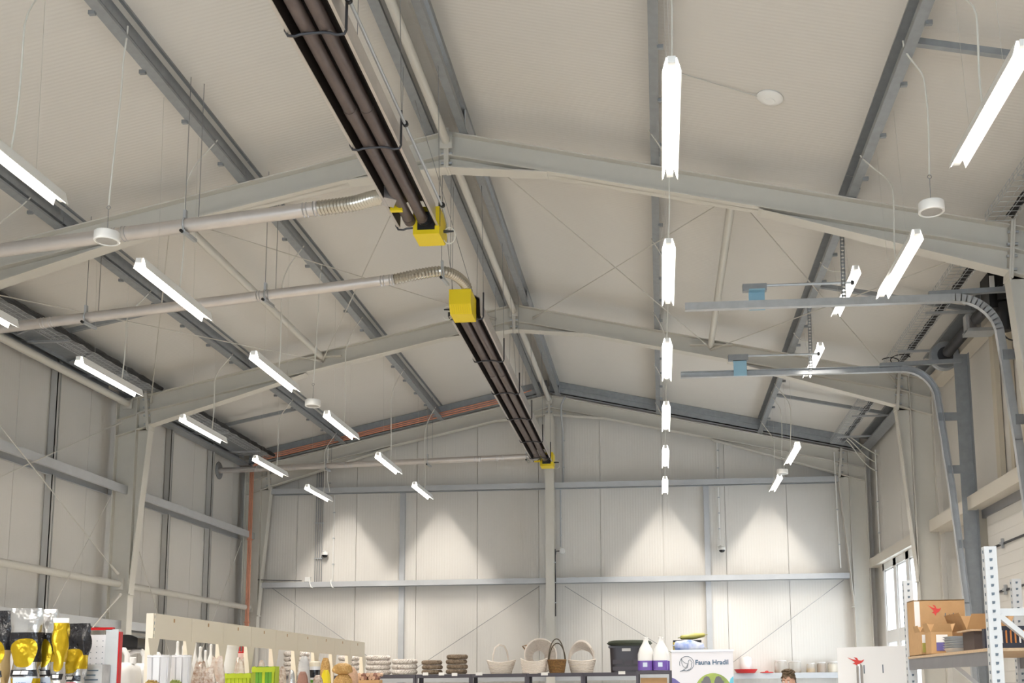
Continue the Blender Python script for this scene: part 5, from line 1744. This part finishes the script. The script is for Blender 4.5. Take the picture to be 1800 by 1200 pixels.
# ---- goods on the lowest gable girt
ZG = 1.872
def gx(x):
    return px(x, 1183, 'Y', 20.2).x
t = thing('poultry_drinker', 'poultry drinker with a red base and white jar on the gable girt', 'drinker', (gx(1311), 20.18, ZG))
x = gx(1311)
MB().lathe([(.15, 0), (.165, .005), (.215, .07), (.208, .07), (.16, .012), (.0, .012)], 32, (x, 20.16, ZG)).build('base_dish', 'red', t)
MB().lathe([(.10, .02), (.108, .05), (.108, .26), (.095, .29), (.05, .30), (.0, .30)], 28, (x, 20.16, ZG)).build('jar', 'trans_white', t)
x = gx(1348)
t = thing('red_lid', 'flat red lid lying on the gable girt beside the drinker', 'lid', (x, 20.2, ZG))
MB().lathe([(.12, 0), (.125, .01), (.11, .018), (.03, .02), (.03, .028), (.0, .028)], 28, (x, 20.2, ZG)).build('lid_disc', 'red', t)
MB().tube([V((x - .03, 20.2, ZG + .026)), V((x, 20.2, ZG + .04)), V((x + .03, 20.2, ZG + .026))], .006, 6).build('knob', 'red', t)
mat('seed_brown', (150, 116, 84), .7, noise=.3, nscale=60)
mat('seed_gold', (196, 158, 92), .7, noise=.3, nscale=60)
mat('clear_plastic', (226, 220, 210), .15, alpha=.35)
for (x0, x1, yt, fill, fm, lb) in ((1362, 1384, 1163, .25, 'seed_brown', 'large clear tub with a little dark seed, beside the red lid'), (1385, 1411, 1164, .25, 'seed_brown', 'large clear tub behind the shop assistant'), (1418, 1434, 1168, .45, 'seed_gold', 'clear jar half full of golden seed'), (1437, 1453, 1167, .85, 'seed_brown', 'clear jar full of brown seed'), (1456, 1475, 1166, .8, 'cream', 'clear jar full of pale seed by the poster')):
    xa, xb = gx(x0), gx(x1)
    xc, r = (xa + xb) / 2, (xb - xa) / 2
    r = min(r, .115)
    h = (1183 - yt) / FPX * 20.2
    t = thing('seed_jar', lb, 'jar', (xc, 20.24, ZG), 'clear jars on the gable girt')
    MB().lathe([(r, 0), (r, h * .9), (r * .9, h * .93), (r * .9, h)], 24, (xc, 20.24, ZG)).build('jar_wall', 'clear_plastic', t)
    MB().lathe([(r * .96, .004), (r * .96, h * fill)], 24, (xc, 20.24, ZG)).build('seed_fill', fm, t)
    MB().lathe([(r * .93, 0), (r * .93, .015)], 24, (xc, 20.24, ZG + h * .99)).build('lid', 'trans_white', t)

# ================================================================== RACK ON THE DOOR SIDE
RX0, RX1, RF = 3.925, 4.82, (6.5, 8.65)
RT = 2.475
t = thing('storage_rack', 'tall perforated steel storage rack loaded with cardboard boxes', 'rack', (4.33, 7.45, FZ))
for Y, mt in ((RF[0], 'rack_blue'), (RF[1], 'rack_blue')):
    for X_ in (RX0, RX1):
        s = 1 if X_ == RX0 else -1
        mb = MB().sheet([(X_ + .07 * (1 if s > 0 else 0) - (.0 if s > 0 else .0), Y + .03, FZ), (X_ + (.07 if s > 0 else 0), Y - .03, FZ), (X_ - (0 if s > 0 else .07), Y - .03, FZ), (X_ - (0 if s > 0 else .07), Y + .03, FZ)], (0, 0, RT - FZ), .003)
        u = mb.build('upright', mt, t, smooth=False)
        mb = MB()
        xx0 = X_ + (.035 if s > 0 else -.035)
        for k in range(46):
            z_ = RT - .03 - k * .05
            mb.ext([(xx0 - .008, Y - .0335, z_ - .008), (xx0 + .006, Y - .0335, z_ - .006), (xx0 + .009, Y - .0335, z_ + .009), (xx0 - .009, Y - .0335, z_ + .009)], (0, .003, 0))
            xs_ = X_ - (.0 if s > 0 else .07) - .0005
            mb.box(xs_ - .001, xs_ + .001, Y - .008, Y + .008, z_ - .009, z_ + .009)
        tag(mb.build('perforations', 'ink_grey', u, smooth=False), kind='stuff')
        MB().box(X_ - (.02 if s > 0 else .09), X_ + (.09 if s > 0 else .02), Y - .05, Y + .05, FZ, FZ + .008).build('foot_plate', mt, t, smooth=False)
    for zz in (2.09, 1.1, .3):
        MB().box(RX0 + .06, RX1 - .06, Y - .015, Y + .015, zz - .022, zz + .022).build('cross_brace', mt, t, smooth=False)
    MB().bar((RX0 + .07, Y, 2.07), (RX1 - .07, Y, 1.40), .03, .045, (0, 1, 0)).build('diagonal_brace', mt, t, smooth=False)
    MB().bar((RX0 + .07, Y, .35), (RX1 - .07, Y, 1.08), .03, .045, (0, 1, 0)).build('diagonal_brace', mt, t, smooth=False)
RZ = 1.885
for zt_, nm in ((RZ, 0), (1.15, 1), (.45, 2)):
    for X_ in (RX0 + .01, RX1 - .05):
        MB().box(X_, X_ + .04, RF[0] + .03, RF[1] - .03, zt_ - .10, zt_ - .018).build('beam', 'rack_grey', t, smooth=False)
    MB().box(RX0 + .005, RX1 - .005, RF[0] + .03, RF[1] - .03, zt_ - .018, zt_).build('shelf_board', 'chipboard', t, smooth=False)


def carton(lb, x0, x1, y0, y1, h, flaps=0, z=RZ, name='cardboard_box', yaw=0):
    t = thing(name, lb, 'box', ((x0 + x1) / 2, (y0 + y1) / 2, z), 'cardboard boxes on the rack')
    w_ = .006
    MB().box(x0, x1, y0, y0 + w_, z, z + h).box(x0, x1, y1 - w_, y1, z, z + h).box(x0, x0 + w_, y0 + w_, y1 - w_, z, z + h).box(x1 - w_, x1, y0 + w_, y1 - w_, z, z + h).box(x0, x1, y0, y1, z, z + .006).build('box_walls', 'card', t, smooth=False)
    if flaps == 0:
        MB().box(x0, x1, y0, y1, z + h - .005, z + h + .001).build('lid_flap', 'card', t, smooth=False)
    else:
        d = .6 * min(x1 - x0, y1 - y0) / 1.2
        MB().ext([(x0, y0, z + h), (x1, y0, z + h), (x1 - .02, y0 - d * .45, z + h + d * .75), (x0 + .02, y0 - d * .45, z + h + d * .75)], (0, .005, 0)).build('flap', 'card', t, smooth=False)
        MB().ext([(x0, y1, z + h), (x1, y1, z + h), (x1 - .02, y1 + d * .3, z + h + d * .85), (x0 + .02, y1 + d * .3, z + h + d * .85)], (0, -.005, 0)).build('flap', 'card', t, smooth=False)
        MB().ext([(x0, y0, z + h), (x0, y1, z + h), (x0 - d * .3, y1 - .02, z + h + d * .85), (x0 - d * .3, y0 + .02, z + h + d * .85)], (.005, 0, 0)).build('flap', 'card', t, smooth=False)
        MB().ext([(x1, y0, z + h), (x1, y1, z + h), (x1 + d * .4, y1 - .02, z + h + d * .8), (x1 + d * .4, y0 + .02, z + h + d * .8)], (-.005, 0, 0)).build('flap', 'card', t, smooth=False)
    return t


# tall box with the red bird, at the back
t = carton('tall brown cardboard box printed with a red bird', 3.94, 4.32, 8.40, 8.612, .42)
c = V((4.10, 8.398, RZ + .34))
flat([(x_ * .11, y_ * .10) for x_, y_ in BIRD], c, ux, uz_, 'ink_red', t, 'bird_print')
mb = MB()
for k, xx in enumerate((4.17, 4.20, 4.23, 4.26)):
    mb.box(xx, xx + .006, 8.3965, 8.3985, RZ + .28, RZ + .28 + (.03 if k % 2 else .04))
mb.box(4.16, 4.28, 8.3965, 8.3985, RZ + .295, RZ + .299)
mb.build('letter_print', 'ink_grey', t, smooth=False)
MB().box(3.945, 3.985, 8.397, 8.399, RZ + .10, RZ + .41).build('tape', 'paper', t, smooth=False)
t = carton('open brown box with an olive product picture', 3.93, 4.04, 8.18, 8.36, .17, 1)
MB().box(3.94, 4.03, 8.177, 8.1795, RZ + .02, RZ + .09).build('olive_print', 'olive_bag', t, smooth=False)
MB().box(3.94, 4.03, 8.177, 8.1795, RZ + .09, RZ + .15).build('white_print', 'paper', t, smooth=False)
t = carton('open brown box with a blue product picture', 3.95, 4.10, 7.95, 8.12, .16, 1)
MB().box(3.985, 4.065, 7.947, 7.9495, RZ + .025, RZ + .085).build('blue_print', 'banner_purple', t, smooth=False)
MB().box(3.985, 4.065, 7.947, 7.9495, RZ + .085, RZ + .14).build('white_print', 'paper', t, smooth=False)
t = carton('wide open brown box behind the grey trays', 4.19, 4.48, 7.90, 8.34, .17, 1)
MB().box(4.23, 4.36, 7.897, 7.8995, RZ + .10, RZ + .15).build('label_sticker', 'paper', t, smooth=False)
for i in range(6):
    zz0 = RZ + i * .016
    t = thing('plastic_tray', '%s grey plastic tray of the nested stack' % ('bottom', 'second', 'third', 'fourth', 'fifth', 'top')[i], 'tray', (4.08, 7.70, zz0), 'nested grey plastic trays')
    MB().grid(lambda u_, v_: V((4.08 + (.075 + .015 * v_ + .008 * (v_ > .9)) * math.copysign(abs(math.cos(2 * PI * u_)) ** .5, math.cos(2 * PI * u_)), 7.70 + (.11 + .015 * v_ + .008 * (v_ > .9)) * math.copysign(abs(math.sin(2 * PI * u_)) ** .5, math.sin(2 * PI * u_)), zz0 + .004 + .03 * v_)), 28, 5, True).box(4.02, 4.14, 7.62, 7.78, zz0 + .003, zz0 + .006).build('tray_body', 'tray_grey', t, angle=60)
t = thing('dark_carton', 'dark brown carton with a light board lid beside the trays', 'carton', (4.12, 7.3, RZ))
mat('dark_brown', (74, 64, 62), .6)
MB().box(4.04, 4.28, 7.20, 7.46, RZ, RZ + .13).build('carton_body', 'dark_brown', t, smooth=False)
MB().box(4.01, 4.31, 7.17, 7.49, RZ + .13, RZ + .14).build('lid_board', 'chipboard', t, smooth=False)
MB().box(4.13, 4.14, 7.197, 7.1995, RZ, RZ + .13).build('tape', 'wicker_white', t, smooth=False)
t = thing('slatted_crate', 'dark crate with white and orange bars at the rack end', 'crate', (4.3, 6.75, RZ))
mat('navy', (44, 46, 60), .5)
cx0 = 4.02
MB().box(cx0, cx0 + .60, 6.90, 6.95, RZ, RZ + .13).box(cx0, cx0 + .60, 6.62, 6.9, RZ, RZ + .012).box(cx0, cx0 + .60, 6.60, 6.615, RZ, RZ + .035).box(cx0, cx0 + .60, 6.60, 6.615, RZ + .10, RZ + .13).build('crate_body', 'navy', t, smooth=False)
mat('orange', (206, 130, 60), .5)
for k in range(22):
    MB().box(cx0 + .01 + k * .026, cx0 + .018 + k * .026, 6.598, 6.606, RZ + .03, RZ + .105).build('bar', 'paper' if k % 4 == 0 else 'orange', t, smooth=False)

# ================================================================== SHOP ASSISTANT
hp = px(1388, 1181, 'Y', 14.0)
HX, HY, HT = hp.x, 14.0, hp.z
sc = (HT - FZ) / 1.72
t_loc = V((HX, HY, FZ))
def zz_(h):
    return FZ + h * sc
pts = {'pelvis': (0, 0, .95, .135, .10), 'waist': (0, 0, 1.10, .125, .09), 'chest': (0, 0, 1.30, .15, .105), 'neckb': (0, .01, 1.44, .07, .06), 'neck': (-.01, 0, 1.49, .05, .05), 'skull': (-.02, -.01, 1.60, .05, .06),
       'shl': (-.17, .0, 1.40, .06, .06), 'ell': (-.23, -.02, 1.13, .042, .042), 'wrl': (-.20, -.20, 1.02, .03, .03), 'hal': (-.18, -.28, 1.02, .032, .02),
       'shr': (.17, .0, 1.40, .06, .06), 'elr': (.23, .0, 1.13, .042, .042), 'wrr': (.22, -.14, .95, .03, .03), 'har': (.21, -.21, .92, .032, .02),
       'hil': (-.09, 0, .90, .09, .09), 'knl': (-.10, -.02, .50, .06, .06), 'anl': (-.10, .02, .09, .042, .045), 'tol': (-.11, -.14, .03, .04, .03),
       'hir': (.09, 0, .90, .09, .09), 'knr': (.10, .0, .50, .06, .06), 'anr': (.11, .03, .09, .042, .045), 'tor': (.12, -.13, .03, .04, .03)}
edges = [('pelvis', 'waist'), ('waist', 'chest'), ('chest', 'neckb'), ('neckb', 'neck'), ('neck', 'skull'), ('chest', 'shl'), ('shl', 'ell'), ('ell', 'wrl'), ('wrl', 'hal'), ('chest', 'shr'), ('shr', 'elr'), ('elr', 'wrr'), ('wrr', 'har'), ('pelvis', 'hil'), ('hil', 'knl'), ('knl', 'anl'), ('anl', 'tol'), ('pelvis', 'hir'), ('hir', 'knr'), ('knr', 'anr'), ('anr', 'tor')]
ks = list(pts)
me = bpy.data.meshes.new('person')
me.from_pydata([(pts[k][0] * sc, pts[k][1] * sc, pts[k][2] * sc) for k in ks], [(ks.index(a_), ks.index(b_)) for a_, b_ in edges], [])
po = bpy.data.objects.new('tmp_person', me)
COL.objects.link(po)
md = po.modifiers.new('skin', 'SKIN')
for i, k in enumerate(ks):
    me.skin_vertices[0].data[i].radius = (pts[k][3] * sc, pts[k][4] * sc)
me.skin_vertices[0].data[0].use_root = True
po.modifiers.new('sub', 'SUBSURF').levels = 2
bpy.context.view_layer.update()
bm_me = bpy.data.meshes.new_from_object(po.evaluated_get(bpy.context.evaluated_depsgraph_get()))
bpy.data.objects.remove(po)
mb = MB()
mb.add([v.co + t_loc for v in bm_me.vertices], [tuple(p.vertices) for p in bm_me.polygons])
# head: shaped ellipsoid with brow, nose, chin and ears, turned a little
HR = Matrix.Rotation(-.45, 3, 'Z') @ Matrix.Rotation(.10, 3, 'X')
hc = t_loc + V((-.02, -.015, 1.605)) * sc
def headf(u_, v_):
    a = 2 * PI * u_; b = PI * v_
    x_, y_, z_ = math.sin(b) * math.cos(a), math.sin(b) * math.sin(a), math.cos(b)
    fx = 1 - .20 * max(0, -z_) ** 1.5
    yy = y_ * .098 * (1 - .10 * max(0, -z_))
    if y_ < 0:
        g = math.exp(-((x_ / .16) ** 2)) * math.exp(-(((z_ + .15) / .22) ** 2))
        yy -= .022 * g
        yy += .010 * math.exp(-(((abs(x_) - .38) / .18) ** 2)) * math.exp(-(((z_ - .05) / .14) ** 2))
        yy -= .006 * math.exp(-((x_ / .35) ** 2)) * math.exp(-(((z_ + .62) / .10) ** 2))
    return hc + HR @ (V((x_ * .076 * fx, yy, z_ * .118)) * sc)
mb.grid(headf, 28, 20, True)
for sx in (-1, 1):
    mb.tube([hc + HR @ (V((sx * .076, .01 + .012 * math.cos(a), -.01 + .028 * math.sin(a))) * sc) for a in [i * PI / 6 for i in range(12)]], .008, 6, closed=True)
# fingers
for hx_, hy_, hz_, s in ((-.18, -.30, 1.02, -1), (.21, -.23, .915, 1)):
    for k in range(4):
        b0 = V((hx_ - .022 + .015 * k, hy_, hz_)); L = (.06, .068, .064, .05)[k]
        mb.tube([t_loc + b0 * sc, t_loc + (b0 + V((0, -L * .6, -.006))) * sc, t_loc + (b0 + V((0, -L * .85, -.03))) * sc], .008, 6, rs=[.008, .0075, .006])
    b0 = V((hx_ - s * .03, hy_ + .03, hz_))
    mb.tube([t_loc + b0 * sc, t_loc + (b0 + V((-s * .025, -.03, -.005))) * sc, t_loc + (b0 + V((-s * .02, -.055, -.015))) * sc], .009, 6, rs=[.01, .009, .007])
nb = len(bm_me.polygons)
for i, fc in enumerate(mb.f):
    c = sum((mb.v[k] for k in fc), V()) / len(fc) - t_loc
    h = c.z / sc
    if i >= nb or h > 1.47 or (abs(c.x) > .16 * sc and h < 1.08 and h > .85 and c.y < -.06):
        mb.m[i] = 0
    elif h > .93 or abs(c.x) > .18 * sc:
        mb.m[i] = 1
    else:
        mb.m[i] = 2 if h > .07 else 3
t = thing('person', 'person with short brown tousled hair standing between the banner and the poster', 'person', t_loc)
mb.build('body', ['skin', 'shirt', 'trousers', 'black'], t, angle=80)
mb = MB()
def hairf(u_, v_):
    a = 2 * PI * u_; b = PI * .60 * v_
    x_, y_, z_ = math.sin(b) * math.cos(a), math.sin(b) * math.sin(a), math.cos(b)
    cut = 1.0
    lim = .48 + .12 * max(-1, min(1, y_ * 2)) + .05 * math.sin(7 * a)
    b = PI * lim * v_
    x_, y_, z_ = math.sin(b) * math.cos(a), math.sin(b) * math.sin(a), math.cos(b)
    r = 1.10 + .07 * math.sin(5 * a + 6 * b) + .06 * math.sin(11 * a - 9 * b) + .05 * math.cos(19 * b + 7 * a)
    return hc + HR @ (V((x_ * .083 * r, y_ * .104 * r + .004, z_ * .122 * r)) * sc)
mb.grid(hairf, 40, 16, True)
for k in range(130):
    a = random.uniform(0, 2 * PI); b = random.uniform(.05, .8)
    n_ = V((math.sin(b) * math.cos(a), math.sin(b) * math.sin(a), math.cos(b)))
    p = hc + HR @ (V((n_.x * .086, n_.y * .106, n_.z * .124)) * sc)
    d = V((math.cos(a + 1.2 + random.uniform(-1, 1)), math.sin(a + 1.2), .35)) * random.uniform(.03, .06)
    mb.tube([p, p + d * .5 + n_ * .022, p + d], .005, 5, rs=[.009, .007, .002])
mb.build('hair', 'hair', t, angle=80)
for sx in (-1, 1):
    e = hc + HR @ (V((sx * .03, -.090, .0)) * sc)
    MB().lathe([(.0, -.011), (.008, -.008), (.011, 0), (.008, .008), (.0, .011)], 10, e, cap=False).build('eye', 'paper', t)
    MB().lathe([(.0045, 0), (.0, .002)], 8, e + HR @ V((0, -.0105, 0)), HR @ V((0, -1, 0)), cap=False).build('iris', 'hair', t)
    MB().tube([hc + HR @ (V((sx * .014, -.096, .022)) * sc), hc + HR @ (V((sx * .03, -.096, .027)) * sc), hc + HR @ (V((sx * .046, -.086, .021)) * sc)], .004, 5).build('eyebrow', 'hair', t)
mat('lip', (186, 110, 104), .5)
MB().tube([hc + HR @ (V((x_, -.093 + abs(x_) * .25, -.058)) * sc) for x_ in (-.024, -.012, 0, .012, .024)], .005, 6, rs=[.002, .005, .0045, .005, .002]).build('mouth', 'lip', t)
